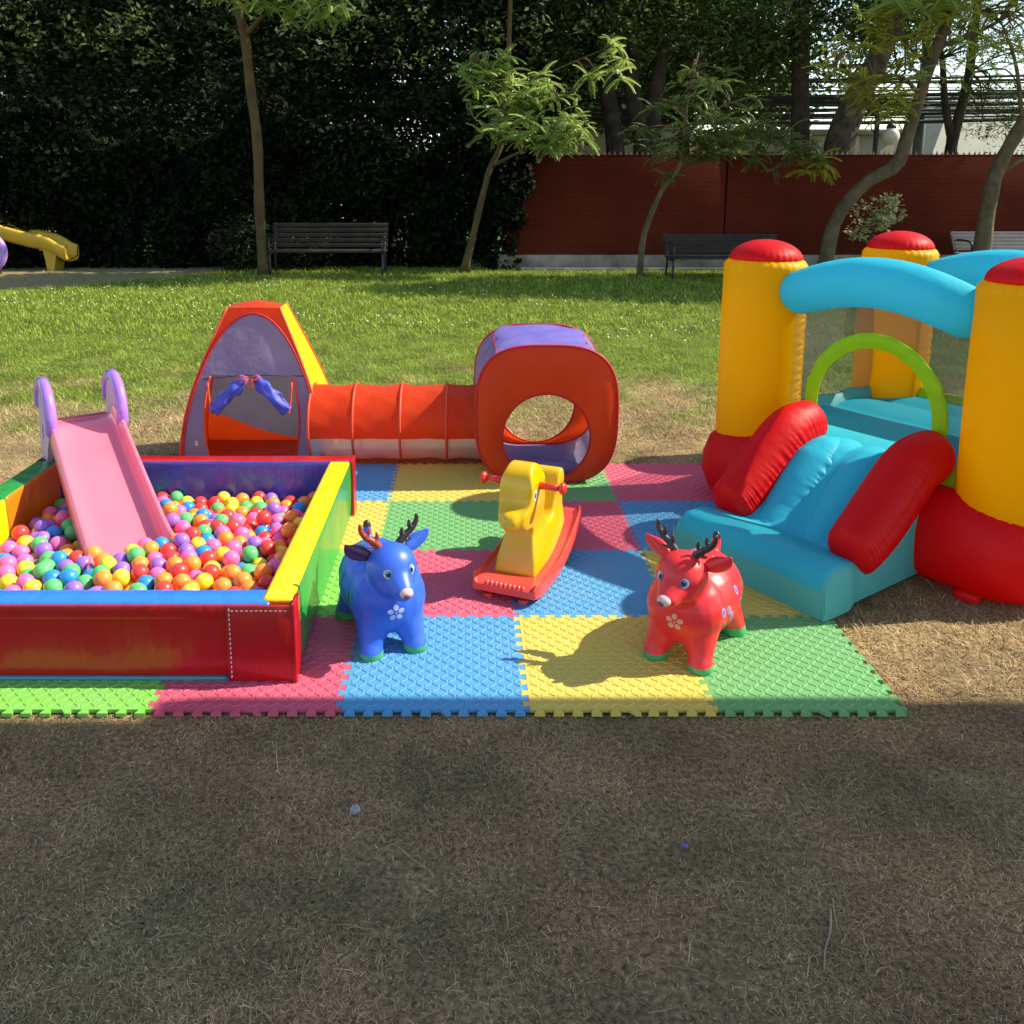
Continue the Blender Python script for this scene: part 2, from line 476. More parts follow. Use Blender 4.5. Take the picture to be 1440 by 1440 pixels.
wall = thing('brick_wall', 'long painted dark red brick wall with spiked top', 'wall', (0, 16.4, 0))
segs = [(.75, 4.86), (4.89, 11.9), (11.93, 26.0)]
for a, b_ in segs:
    bbox('wall_panel', ((a + b_) / 2, 0, .28 + .92), (b_ - a, .2, 1.84), m_wall, wall, bev=.008)
bbox('footing', (13.3, -.02, .14), (25.4, .3, .28), m_conc, wall, bev=.015)
bbox('coping', (13.3, 0, 2.135), (25.4, .24, .03), m_wall, wall, bev=.006)
V, F = [], []
x = .8
while x < 20:
    hgt = random.uniform(.05, .085); o = len(V); t = random.uniform(-.012, .012)
    V += [(x - .018, -.02, 2.15), (x + .018, -.02, 2.15), (x + .018, .02, 2.15), (x - .018, .02, 2.15), (x + t, 0, 2.15 + hgt)]
    F += [(o, o + 1, o + 4), (o + 1, o + 2, o + 4), (o + 2, o + 3, o + 4), (o + 3, o, o + 4)]
    x += random.uniform(.085, .115)
tag(add('spikes', V, F, m_rust, wall, smooth=False), kind='stuff')
# low concrete kerb before the wall
tag(bbox('kerb', (8.6, 15.95, .03), (15.2, .1, .07), m_conc, None, bev=.01), 'low concrete kerb along the foot of the wall', 'kerb', kind='structure')

def leaf_material(name, c, c2, transl=.35, rough=.45, nscale=1.2, spec=.4):
    return M(name, c, rough, c2=c2, nscale=nscale, transl=transl, spec=spec, coords='Object')
m_leaf_dark = leaf_material('dark evergreen leaf', (.010, .021, .007), (.026, .046, .012), .25, .55, 1.5, .2)
m_leaf_mid = leaf_material('mid green leaf', (.045, .09, .018), (.10, .155, .032), .45, .5, 1.2, .3)
m_leaf_light = leaf_material('bright green leaf', (.27, .42, .09), (.44, .56, .18), .5, .45, 2.0, .35)
m_leaf_yel = leaf_material('yellow green leaf', (.34, .38, .045), (.52, .46, .06), .5, .5, 2.5, .3)
m_leaf_olive = leaf_material('olive green leaf', (.085, .15, .04), (.17, .23, .06), .45, .45, 1.6, .35)
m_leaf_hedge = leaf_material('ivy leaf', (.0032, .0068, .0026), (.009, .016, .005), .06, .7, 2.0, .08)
m_bark = M('grey brown bark', (.075, .052, .026), .9, c2=(.13, .095, .05), nscale=7, bump=.9, bscale=14, bstretch=(1, 1, .25), bdist=.03)
m_bark_d = M('dark bark', (.022, .015, .010), .95, c2=(.055, .038, .024), nscale=5, bump=1.0, bscale=12, bstretch=(1, 1, .3), bdist=.03)
m_bark_y = M('ochre bark', (.095, .062, .016), .85, c2=(.055, .036, .011), nscale=5, bump=.7, bscale=14, bstretch=(1, 1, .25), bdist=.02)

def unit(n):
    v = rng.normal(size=(n, 3)); return v / np.linalg.norm(v, axis=1)[:, None]

def leaf_quads(c, size, droop=.2, up=.5, asp=.42):
    """c (n,3) -> diamond leaves, folded along the midrib"""
    n = len(c); d = unit(n); d[:, 2] = d[:, 2] * .6 - droop; d /= np.linalg.norm(d, axis=1)[:, None]
    nn = unit(n); nn[:, 2] += up; s = np.cross(d, nn); s /= (np.linalg.norm(s, axis=1)[:, None] + 1e-9); nrm = np.cross(s, d)
    L_ = (size * rng.uniform(.6, 1.3, n))[:, None]
    V = np.empty((n, 4, 3))
    V[:, 0] = c - d * L_ * .5; V[:, 2] = c + d * L_ * .5
    V[:, 1] = c + s * L_ * asp * .5 + nrm * L_ * .08; V[:, 3] = c - s * L_ * asp * .5 + nrm * L_ * .08
    F = np.arange(n)[:, None] * 4 + np.array([0, 1, 2, 3])
    return V.reshape(-1, 3), F

def cloud(blobs, n, clump=.35, per=26):
    """points gathered in twig-sized clumps inside ellipsoid blobs [(cx,cy,cz,rx,ry,rz,weight)]"""
    w = np.array([b[6] if len(b) > 6 else b[3] * b[4] * b[5] for b in blobs], float); w /= w.sum()
    nc = max(1, n // per); pick = rng.choice(len(blobs), nc, p=w)
    B = np.array([b[:6] for b in blobs], float)[pick]
    q = unit(nc) * (rng.uniform(0, 1, nc) ** .45)[:, None]
    cc = B[:, :3] + q * B[:, 3:6]
    c = np.repeat(cc, per, 0) + rng.normal(size=(nc * per, 3)) * np.array([clump, clump, clump * .6]) * .5
    return c

def multi_tube(name, paths, mat, parent, seg=8):
    V, F = [], []
    for p, r in paths:
        v, f = tube_vf(p, r, seg, off=len(V)); V += v; F += f
    return add(name, V, F, mat, parent)

# hedge: a climber-covered fence, a dense wall of leaves
hedge = thing('ivy_hedge', 'tall dark climber covered hedge behind the first bench', 'hedge', (0, 0, 0))
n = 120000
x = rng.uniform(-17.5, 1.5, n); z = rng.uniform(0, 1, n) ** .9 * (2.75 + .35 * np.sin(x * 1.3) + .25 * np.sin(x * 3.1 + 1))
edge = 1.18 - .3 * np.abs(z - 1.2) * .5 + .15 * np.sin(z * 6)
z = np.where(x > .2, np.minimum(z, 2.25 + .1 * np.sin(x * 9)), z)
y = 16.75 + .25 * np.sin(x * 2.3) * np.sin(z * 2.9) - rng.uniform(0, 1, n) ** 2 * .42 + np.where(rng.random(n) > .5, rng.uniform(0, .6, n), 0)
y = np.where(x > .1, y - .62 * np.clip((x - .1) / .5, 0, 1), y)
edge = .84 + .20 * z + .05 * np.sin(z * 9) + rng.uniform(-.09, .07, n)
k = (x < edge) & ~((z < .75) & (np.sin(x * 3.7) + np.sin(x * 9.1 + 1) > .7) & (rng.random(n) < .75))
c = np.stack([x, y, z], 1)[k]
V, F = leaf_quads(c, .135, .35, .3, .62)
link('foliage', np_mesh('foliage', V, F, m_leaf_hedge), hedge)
V, F = [], []
for i in range(150):
    x = -17.4 + i * .124; v, f = box_vf((x, 17.1, 1.05), (.025, .02, 2.1), len(V)); V += v; F += f
for zz in (.25, 1.1, 2.0):
    v, f = box_vf((-8.1, 17.1, zz), (18.6, .03, .05), len(V)); V += v; F += f
tag(add('fence_bars', V, F, m_dark, hedge, smooth=False), kind='stuff')
stems = []
for i in range(46):
    x = -17 + i * .39 + random.uniform(-.15, .15); p = [(x, 16.95, 0)]
    for j in range(5): p.append((p[-1][0] + random.uniform(-.2, .2), 16.95 + random.uniform(-.2, .1), .5 * (j + 1)))
    stems.append((p, [.035, .03, .026, .02, .015, .01]))
multi_tube('stems', stems, m_bark_d, hedge, 5)['kind'] = 'stuff'

# round clipped shrub behind the bench, leafy shrub by the wall
def shrub(name, label, blobs, n, size, mat, stems_, cat='shrub', clump=.12):
    t = thing(name, label, cat, (stems_[0][0], stems_[0][1], 0))
    c = cloud(blobs, n, clump, 14) - np.array([stems_[0][0], stems_[0][1], 0])
    c[:, 2] = np.maximum(c[:, 2], .03)
    V, F = leaf_quads(c, size, .1, .7, .55)
    link('foliage', np_mesh('foliage', V, F, mat), t)
    ps = []
    for (sx, sy) in stems_:
        for k in range(3):
            b = random.choice(blobs)
            ps.append(([(sx - stems_[0][0], sy - stems_[0][1], 0), ((sx + b[0]) / 2 - stems_[0][0] + random.uniform(-.1, .1), (sy + b[1]) / 2 - stems_[0][1], b[2] * .5), (b[0] - stems_[0][0] + random.uniform(-.3, .3) * b[3], b[1] - stems_[0][1], b[2] + b[5] * .3)], [.025, .018, .008]))
    multi_tube('stems', ps, m_bark_d, t, 5)
    return t
shrub('round_shrub', 'low round dark clipped shrub behind the slatted bench end', [(-4.15, 16.1, .5, .75, .5, .52), (-3.3, 16.2, .45, .6, .4, .45)], 9000, .075, m_leaf_dark, [(-4.15, 16.1), (-3.4, 16.2)])
shrub('leafy_shrub', 'pale leafy shrub standing against the red wall', [(7.45, 15.6, 1.05, .5, .35, .3), (7.65, 15.6, 1.3, .3, .25, .18), (7.2, 15.6, .75, .3, .3, .2)], 700, .085, M('pale shrub leaf', (.20, .24, .10), .4, c2=(.42, .42, .24), nscale=6, transl=.4), [(7.4, 15.65)])

# ================================================================== TREES
def pinnate_template():
    """one feathery compound leaf along +x"""
    V, F = [], []
    for i in range(9):
        t = .12 + .85 * i / 8; px = t * .28; pz = -.13 * t * t
        for s in (-1, 1):
            l = .075 * (1 - .45 * abs(t - .45)); a = R(62 - 18 * t)
            dx, dy = math.cos(a) * l, math.sin(a) * l * s; w = .02; o = len(V)
            V += [(px, 0, pz), (px + dx * .5 - w * .7, dy * .5, pz - .006), (px + dx, dy, pz - .03), (px + dx * .5 + w, dy * .5, pz - .006)]
            F.append((o, o + 1, o + 2, o + 3))
    V += [(0, -.002, 0), (.28, -.001, -.13), (.28, .001, -.13), (0, .002, 0)]; F.append((len(V) - 4, len(V) - 3, len(V) - 2, len(V) - 1))
    return np.array(V), np.array(F)
PT = pinnate_template()

def sprigs(ends, per=(4, 8), scale=(.5, 1.25)):
    """rosettes of compound leaves at twig ends"""
    VV, FF = [], []; T, TF = PT; o = 0
    for e in ends:
        k = random.randint(*per); a0 = random.uniform(0, 6.28)
        for i in range(k):
            a = a0 + i * 2.4 + random.uniform(-.3, .3); el = random.uniform(-.5, .9); s = random.uniform(*scale)
            mt = Matrix.Rotation(a, 3, 'Z') @ Matrix.Rotation(-el, 3, 'Y') @ Matrix.Rotation(random.uniform(-.5, .5), 3, 'X')
            VV.append((T * s) @ np.array(mt).T + np.array(e)); FF.append(TF + o); o += len(T)
    return np.concatenate(VV), np.concatenate(FF)

def twigs_to(ends, roots, r0=.02):
    """a curved twig from the nearest root point to every end"""
    out = []
    for e in ends:
        e = Vector(e); q = min(roots, key=lambda p: (Vector(p) - e).length + max(0, p[2] - e.z) * .8); q = Vector(q)
        m_ = q.lerp(e, .5) + Vector((random.uniform(-.1, .1), random.uniform(-.1, .1), random.uniform(.02, .2)))
        out.append((spline([q, m_, e], 6), [r0, r0 * .85, r0 * .7, r0 * .55, r0 * .4, r0 * .25]))
    return out

def lawn_tree(name, label, trunk, rad, bark, ends_spec, leafmat, branches=(), n2=None, mat2=None, seg=10, high=None):
    b0 = Vector((trunk[0][0], trunk[0][1], 0)); t = thing(name, label, 'tree', b0)
    loc = lambda p: tuple(Vector(p) - b0)
    path = spline([loc(p) for p in trunk], 26)
    rr = np.interp(np.linspace(0, 1, 26), np.linspace(0, 1, len(rad)), rad)
    path[0] = (path[0][0], path[0][1], -.03)
    rr = rr * (1 + .06 * np.sin(np.arange(26) * 1.7)); rr[0] *= 1.35
    bl = [(spline([loc(p) for p in bp_], 12), np.linspace(r_, r_ * .35, 12)) for bp_, r_ in branches]
    ends = []
    for (cx, cy, cz, rx, ry, rz, n) in ends_spec:
        for v, u in zip(unit(n), rng.uniform(.2, 1, n) ** .5):
            ends.append((cx - b0.x + v[0] * rx * u, cy - b0.y + v[1] * ry * u, cz + v[2] * rz * u))
    roots = [p for p in path if p[2] > 1.2]
    for p_, _ in bl: roots += p_
    multi_tube('trunk', [(path, rr)] + bl + twigs_to(ends, roots), bark, t, seg)
    V, F = sprigs(ends)
    link('crown', np_mesh('crown', V, F, leafmat), t)
    if high:
        V, F = leaf_quads(cloud(high[0], high[1], .45, 18) - np.array(b0), .22, .2, .6, .5)
        link('crown', np_mesh('crown', V, F, m_leaf_mid), t)
    if n2:
        V, F = sprigs([tuple(Vector((a[0] + random.uniform(-1, 1) * a[3], a[1] + random.uniform(-1, 1) * a[4], a[2] + random.uniform(-1, 1) * a[5])) - b0) for a in n2 for _ in range(a[6])])
        link('crown', np_mesh('crown', V, F, mat2), t)
    return t

lawn_tree('slender_tree', 'slender ochre barked tree with bright leaves beside the round shrub',
          [(-3.62, 15.2, 0), (-3.66, 15.2, 1.1), (-3.646, 15.2, 2.3), (-3.73, 15.2, 3.28), (-3.79, 15.2, 4.1), (-3.95, 15.2, 4.9), (-4.1, 15.1, 6.4)], [.10, .092, .088, .085, .08, .06, .035], m_bark_y,
          [(-3.4, 14.6, 4.75, 1.0, .6, .35, 34), (-2.5, 14.5, 4.55, .75, .5, .4, 30), (-3.2, 15, 6.0, 1.6, 1.2, .8, 50)], m_leaf_light,
          [([(-3.79, 15.2, 4.1), (-3.2, 14.9, 4.5), (-2.2, 14.5, 4.75)], .05), ([(-3.95, 15.2, 4.9), (-3.4, 15, 5.6), (-2.4, 14.9, 6.3)], .05)])
lawn_tree('slender_tree', 'crooked slender tree with bright feathery leaves at the hedge end',
          [(-.065, 15.6, 0), (.142, 15.6, .83), (.295, 15.6, 1.47), (.42, 15.6, 1.91), (.61, 15.6, 2.35), (.64, 15.6, 3.2), (.72, 15.6, 3.8), (.75, 15.6, 4.75), (.8, 15.6, 6.2)], [.075, .062, .058, .055, .05, .046, .042, .04, .025], m_bark_y,
          [(.4, 15.2, 3.1, .55, .4, .75, 22), (1.3, 15.1, 2.75, .85, .5, .65, 40), (1.7, 15.1, 2.45, .5, .4, .3, 24), (.2, 15.2, 3.6, .35, .3, .25, 8), (1.1, 15.2, 3.25, .5, .4, .3, 18), (2.0, 15.0, 3.6, .7, .4, .5, 8), (.6, 15.4, 5.9, 1.6, 1.2, .9, 45)], m_leaf_light,
          [([(.42, 15.6, 1.91), (.9, 15.35, 2.15), (1.6, 15.1, 2.4), (2.2, 15.0, 2.05)], .035), ([(.61, 15.6, 2.35), (1.0, 15.3, 2.8), (1.7, 15.1, 3.1)], .035), ([(.64, 15.6, 3.0), (.4, 15.3, 3.4), (.1, 15.2, 3.7)], .025), ([(.64, 15.6, 3.2), (1.4, 15.3, 3.5), (2.3, 15, 3.85)], .025), ([(.78, 15.6, 5.4), (1.6, 15.6, 6.0), (2.6, 15.6, 6.4)], .03), ([(.78, 15.6, 5.4), (0, 15.5, 6.0), (-.8, 15.5, 6.3)], .03)],
          high=([(.2, 15.5, 6.3, 1.6, 1.1, .7), (2.0, 15.5, 6.5, 1.6, 1.1, .8)], 5200))
lawn_tree('slender_tree', 'thin curved sapling with drooping olive leaves before the wall',
          [(3.04, 15, 0), (3.05, 15, .35), (3.1, 15, .78), (3.36, 15, 1.48), (3.65, 15, 1.9), (3.72, 15, 2.44), (3.74, 15, 3.03), (3.9, 15, 3.8)], [.06, .055, .05, .045, .04, .035, .03, .015], m_bark,
          [(3.6, 15, 2.4, .7, .5, .75, 26), (4.6, 15, 2.3, .9, .5, .5, 32), (5.4, 14.9, 2.15, .7, .4, .4, 18), (4.2, 15, 3.1, 1.1, .6, .5, 18)], m_leaf_olive,
          [([(3.65, 15, 1.9), (4.3, 15, 2.2), (5.2, 14.9, 2.35), (6.0, 14.8, 2.0)], .03), ([(3.72, 15, 2.44), (4.3, 15, 2.9), (5.0, 15, 3.1)], .025)],
          [(6.1, 14.7, 1.95, .2, .2, .15, 4), (5.6, 14.7, 1.75, .2, .2, .15, 2)], m_leaf_yel)
lawn_tree('leaning_tree', 'stout leaning tree with elbow bend and yellowing leaves by the wall',
          [(6.25, 15, 0), (6.3, 15, .3), (6.42, 15, .99), (6.86, 15, 1.6), (7.38, 15, 1.93), (7.53, 15, 2.38), (7.82, 15, 3.61), (8.16, 15, 4.64), (8.7, 15, 6.4)], [.16, .13, .115, .11, .12, .105, .095, .085, .05], m_bark,
          [(6.5, 14.6, 3.6, .75, .4, .6, 24), (6.9, 14.6, 2.9, .45, .35, .4, 12), (7.7, 14.7, 4.3, 1.1, .5, .5, 26), (8.7, 14.8, 4.2, .8, .5, .5, 18), (8.5, 15, 6.0, 1.8, 1.4, .9, 70)], m_leaf_yel,
          [([(7.7, 15, 3.1), (7.2, 14.8, 3.4), (6.5, 14.6, 3.3), (6.0, 14.5, 3.5)], .035), ([(7.82, 15, 3.6), (7.3, 14.8, 3.9), (7.0, 14.7, 4.5), (7.1, 14.6, 4.9)], .03), ([(7.95, 15, 3.9), (8.5, 14.9, 4.1), (9.2, 14.8, 4.5)], .05), ([(7.6, 15, 2.7), (7.1, 14.8, 2.9), (6.7, 14.7, 2.75)], .02), ([(7.8, 15, 3.5), (7.3, 15.2, 3.3), (7.0, 15.1, 3.1)], .02)],
          [(8.3, 14.7, 3.9, .8, .4, .6, 14), (7.2, 14.6, 4.6, .8, .4, .3, 16)], m_leaf_light, high=([(9.4, 13.9, 6.3, 2.2, .9, .4), (7.4, 14.3, 6.6, 1.8, .8, .4), (10.6, 13.2, 6.3, 1.8, .5, .3)], 6500))
lawn_tree('leaning_tree', 'stout tree curving outward in front of the pale far bench',
          [(9.0, 15, 0), (9.02, 15, .4), (9.05, 15, 1.23), (9.12, 15, 1.78), (9.31, 15, 2.26), (9.62, 15, 2.85), (10.4, 15, 4.2), (11.0, 15, 5.5)], [.17, .14, .13, .125, .115, .115, .09, .06], m_bark,
          [(10.3, 14.8, 4.8, 1.2, .8, .5, 30), (11, 15, 5.8, 1.6, 1.2, .8, 50)], m_leaf_olive,
          [([(9.12, 15, 1.78), (9.6, 14.9, 2.1), (10.3, 14.8, 2.6)], .05), ([(9.5, 15, 2.6), (9.2, 14.9, 3.6), (8.8, 14.8, 4.3)], .04), ([(11.0, 15, 5.4), (12.0, 15.2, 6.0), (13.2, 15.3, 6.5)], .05)],
          high=([(11.2, 15.3, 6.6, 1.8, 1.2, .8), (13.0, 15.4, 6.8, 1.8, 1.2, .9), (12.8, 13.7, 6.5, 2.4, 1.0, .4), (13.5, 12.9, 6.4, 1.8, .5, .3)], 11000))

def big_tree(name, label, base, trunks, blobs, n, size, leafmat, bark=m_bark_d, limbs=5, clump=.5, asp=.45, limb_r=.06, sunlit_n=0):
    t = thing(name, label, 'tree', (base[0], base[1], 0), group=None)
    b0 = Vector((base[0], base[1], 0)); ps = []
    for pts, r0, r1 in trunks:
        p = spline([tuple(Vector(q) - b0) for q in pts], 14); p[0] = (p[0][0], p[0][1], -.05)
        ps.append((p, np.linspace(r0, r1, 14)))
    bl = []
    tips = [p[0][k] for p in ps for k in (8, 10, 12, 13)]
    for b in blobs:
        for k in range(limbs):
            e = Vector((b[0] + random.uniform(-.7, .7) * b[3], b[1] + random.uniform(-.7, .7) * b[4], b[2] + random.uniform(-.5, .5) * b[5])) - b0
            q = Vector(min(tips, key=lambda p: (Vector(p) - e).length))
            m_ = q.lerp(e, .5) + Vector((random.uniform(-.3, .3), random.uniform(-.3, .3), random.uniform(0, .4)))
            bl.append((spline([q, m_, e], 7), np.linspace(limb_r, .012, 7)))
    multi_tube('trunk', ps + bl, bark, t, 9)
    V, F = leaf_quads(cloud(blobs, n, clump) - np.array(b0), size, .25, .5, asp)
    link('crown', np_mesh('crown', V, F, leafmat), t)
    if sunlit_n:
        hi = [(b[0], b[1] - .8, max(b[2], 4.2), b[3] * .95, b[4], .9) for b in blobs[:3]]
        V, F = leaf_quads(cloud(hi, sunlit_n, .3, 12) - np.array(b0), size * .8, .2, .8, asp)
        link('crown', np_mesh('crown', V, F, m_leaf_sunlit), t)
    return t

m_leaf_sunlit = leaf_material('leaf painted sunlit', (.09, .15, .04), (.19, .24, .09), .5, .4, 1.5, .5)  # brighter leaf colour painted to stand for sunlit leaf facets
L_dark, L_mid = m_leaf_dark, m_leaf_mid
bt = [
 ('dense_tree', 'dense dark evergreen towering over the yellow slide', (-13.5, 19.5), 3.4, 24000, m_leaf_dark),
 ('dense_tree', 'dark evergreen rising behind the hedge between slide and slender tree', (-8.6, 19.2), 3.3, 30000, m_leaf_dark),
 ('dense_tree', 'broad dark tree behind the hedge above the bench', (-4.2, 19.8), 3.1, 30000, m_leaf_dark),
 ('dense_tree', 'glossy dark tree behind the hedge end and crooked tree', (.3, 19.6), 2.7, 26000, m_leaf_dark)]
for nm, lb, (bx, by), rw, n, lm in bt:
    big_tree(nm, lb, (bx, by), [([(bx, by, 0), (bx + .2, by, 2), (bx - .1, by, 4), (bx + .2, by, 6.5)], .24, .08)],
             [(bx, by - .6, 3.0, rw * .9, 1.3, 1.3), (bx - 1.2, by, 4.8, rw * .75, 1.7, 1.3), (bx + 1.3, by - .3, 4.9, rw * .75, 1.7, 1.3), (bx, by, 6.6, rw, 2.0, 1.5)], n, .17, lm, sunlit_n=1900)
big_tree('forked_tree', 'old tree with three dark forking trunks behind the wall', (3.6, 19.0),
         [([(3.35, 19, 0), (3.24, 19, 2.2), (2.97, 19, 3.8), (2.84, 19, 4.7), (2.7, 19, 6.2)], .24, .1), ([(3.8, 19, 0), (3.84, 19, 2.2), (3.53, 19, 3.7), (3.57, 19, 4.7), (3.6, 19, 6.5)], .24, .1), ([(4.0, 19, 0), (4.0, 19, 2.2), (4.1, 19, 3.8), (4.35, 19, 5.0), (4.7, 19, 6.5)], .22, .08)],
         [(3.2, 19.2, 5.0, 1.9, 1.6, .8), (1.9, 19, 4.1, .9, 1.0, .9), (5.3, 19.3, 4.9, 1.4, 1.4, .9), (3.8, 19.3, 6.6, 3.0, 2.0, 1.2), (2.4, 20.5, 3.4, 1.2, .8, .9), (4.9, 20.8, 4.0, 1.5, .8, .8)], 20000, .14, m_leaf_mid, sunlit_n=1300)
big_tree('tall_tree', 'tall straight dark trunk tree behind the wall near the lamp', (7.2, 19.0),
         [([(7.28, 19, 0), (7.25, 19, 2.2), (7.15, 19, 3.8), (7.08, 19, 5.4), (7.0, 19, 7)], .23, .14)],
         [(6.3, 19.4, 4.7, 1.3, 1.3, 1.0), (7.9, 19.5, 5.2, 1.2, 1.3, .8), (5.4, 19.6, 3.7, .9, .8, .8), (7, 19.5, 6.8, 2.8, 2, 1.2), (5.9, 20.6, 3.2, 1.1, .7, .7), (7.4, 20.8, 4.0, 1.6, .8, .7)], 19000, .14, m_leaf_mid, sunlit_n=1500)
big_tree('tall_tree', 'thick pale mottled trunk tree leaning behind the lamp post', (8.0, 18.6),
         [([(7.85, 18.6, 0), (7.9, 18.6, 2.2), (8.15, 18.6, 3.2), (8.5, 18.6, 3.95), (8.95, 18.6, 5.1), (9.5, 18.6, 6.6)], .36, .16)],
         [(8.9, 18.9, 5.0, 1.2, 1.1, .7), (9.9, 19.2, 5.2, 1.0, 1.1, .6), (9.0, 19, 6.6, 2.4, 1.8, 1.0), (9.4, 20.6, 4.3, 1.2, .8, .5)], 12000, .13, m_leaf_mid,
         bark=M('mottled bark', (.03, .02, .012), .95, c2=(.14, .10, .065), nscale=3.5, bump=1.0, bscale=9, bdist=.03))
big_tree('feathery_tree', 'dark forked feathery tree against the open sky', (11.1, 20.0),
         [([(11.08, 20, 0), (11.08, 20, 2.1), (11.1, 20, 2.6), (11.32, 20, 3.95), (11.36, 20, 5.6), (11.5, 20, 7)], .16, .06), ([(11.1, 20, 2.5), (10.95, 20, 3.0), (10.82, 20, 3.5), (10.7, 20, 4.3), (10.5, 20, 5.2)], .1, .05)],
         [(11.9, 20, 3.4, .9, .9, .8, 1.2), (10.6, 20, 4.6, .9, .9, .6, 1.0), (12.3, 20, 4.9, 1.2, 1, .7, 1.3), (11.2, 20, 6.2, 2, 1.6, 1, 3)], 8500, .13, m_leaf_mid, clump=.4, asp=.2, limbs=9, limb_r=.025)
big_tree('feathery_tree', 'sunlit yellow green feathery tree beyond the outward curving trunk', (14.2, 20.5),
         [([(14.2, 20.5, 0), (14.1, 20.5, 2), (14.3, 20.5, 4.2)], .16, .06)],
         [(13.8, 20.3, 3.2, 1.2, .9, .9), (14.6, 20.4, 4.2, 1.2, 1.0, .9)], 7000, .13, m_leaf_olive, clump=.45, asp=.24, limbs=7, limb_r=.025)
# street trees behind to close the view to the left
for i, (bx, by, lb) in enumerate([(-11, 24, 'distant street tree seen through the dark evergreens on the slide side'), (-2.2, 24.5, 'distant street tree behind the broad dark tree'), (5.8, 23.5, 'leafy street tree between the forked trunks and the straight trunk')]):
    big_tree('street_tree', lb, (bx, by), [([(bx, by, 0), (bx, by, 3), (bx, by, 6)], .22, .1)],
             ([(bx, by, 3.6, 5.0, 1.5, 2.6), (bx + 1, by, 7, 3.6, 1.5, 1.5)] if i < 2 else [(bx + .3, by, 4.6, 3.4, 1.3, 1.3), (bx - 1.2, by, 3.4, 1.2, 1, .8), (bx + 2.4, by, 3.6, 1.3, 1, .7), (bx, by, 6.6, 3.4, 1.5, 1.4)]), 16000, .22, m_leaf_dark if i < 2 else m_leaf_olive)

# ================================================================== BUILDINGS, POLE, LAMP, CABLES
m_beige = M('beige render', (.52, .44, .32), .85, c2=(.44, .37, .27), nscale=1.2)
m_white = M('pale render', (.40, .34, .27), .85, c2=(.34, .29, .23), nscale=1.0)
m_pane = M('window glass', (.03, .035, .04), .08, spec=.8)
m_frame = M('window frame', (.5, .48, .44), .6)
def building(name, label, x0, x1, y, z1, depth, mat, wins, roof=None):
    t = thing(name, label, 'building', ((x0 + x1) / 2, y, 0))
    bbox('wall', (0, depth / 2, z1 / 2), (x1 - x0, depth, z1), mat, t, bev=.03)
    rf = bbox('roof', (0, depth / 2, z1 + .08), (x1 - x0 + .3, depth + .3, .16), roof or m_conc, t, bev=.03)
    for (wx, wz, ww, wh) in wins:
        f = bbox('window', (wx - (x0 + x1) / 2, -.02, wz), (ww, .1, wh), m_frame, t, bev=.01)
        bbox('pane', (wx - (x0 + x1) / 2, -.05, wz), (ww - .14, .06, wh - .14), m_pane, f, bev=.005)
    return t
building('apartment_building', 'beige apartment block partly hidden behind the forked tree', 1.0, 6.9, 27, 11, 8, m_beige, [(2.2, 4.6, 1.2, 1.3), (5.9, 4.6, 1.2, 1.3), (2.2, 7.6, 1.2, 1.3), (5.9, 7.6, 1.2, 1.3), (5.9, 1.6, 1.2, 1.3)])
building('low_building', 'low pale building showing above the wall behind the lamp', 7.6, 12.2, 25, 2.95, 6, m_white, [(8.8, 1.6, 1.0, 1.0)])
building('apartment_building', 'pale block far behind the hedge on the slide side', -15, -5.5, 31, 9.5, 8, m_white, [(-13 + 2.4 * i, 2.2 + 2.7 * j, 1.3, 1.3) for i in range(4) for j in range(3)])
# grey green pitched roof house at the right
hs = thing('house', 'low house with grey green pitched roof beyond the wall', 'house', (15.5, 25, 0))
bbox('wall', (0, 2, 1.1), (4.2, 4, 2.2), m_white, hs, bev=.02)
V = [(-2.4, -.3, 2.2), (2.4, -.3, 2.2), (2.4, 4.3, 2.2), (-2.4, 4.3, 2.2), (-.6, 2, 4.3), (.6, 2, 4.3)]
add('roof', V, [(0, 1, 5, 4), (1, 2, 5), (2, 3, 4, 5), (3, 0, 4), (3, 2, 1, 0)], M('roof sheet', (.25, .27, .2), .7, c2=(.3, .3, .24), nscale=3), hs, smooth=False)

m_steel = M('painted steel pole', (.07, .10, .10), .5, c2=(.1, .14, .13), nscale=4)
pl = thing('utility_pole', 'tall dark teal utility pole carrying cables behind leaning tree', 'pole', (11.35, 22, 0))
lathe('shaft', [(.13, -.02), (.125, 3), (.11, 6), (.1, 9)], m_steel, pl, 14)
bbox('crossarm', (0, 0, 6.8), (1.6, .1, .1), m_steel, pl)
tr = bbox('bracket', (-.22, 0, 3.4), (.3, .12, .25), m_dark, pl)
lp = thing('street_lamp', 'black lamp post with round white globe above the wall', 'lamp', (8.5, 18.2, 0))
lathe('post', [(.09, -.02), (.07, .3), (.055, .5), (.05, 2.95), (.07, 3.0), (.02, 3.1)], m_dark, lp, 12)
arm = tube('arm', spline([(0, 0, 2.75), (.12, 0, 3.0), (.25, 0, 2.98), (.3, 0, 2.85)], 12), .018, m_dark, lp, 6)
tube('scroll', spline([(0, 0, 2.6), (-.12, 0, 2.75), (-.1, 0, 2.95), (0, 0, 2.9)], 12), .014, m_dark, lp, 6)
V, F = ell((.3, 0, 2.58), (.175, .175, .18)); add('globe', V, F, M('opal globe', (.62, .58, .48), .35, sss=.2), lp)
lathe('globe_cap', [(.02, 2.86), (.09, 2.8), (.1, 2.74), (.02, 2.74)], m_dark, lp, 12, loc=(.3, 0, 0))

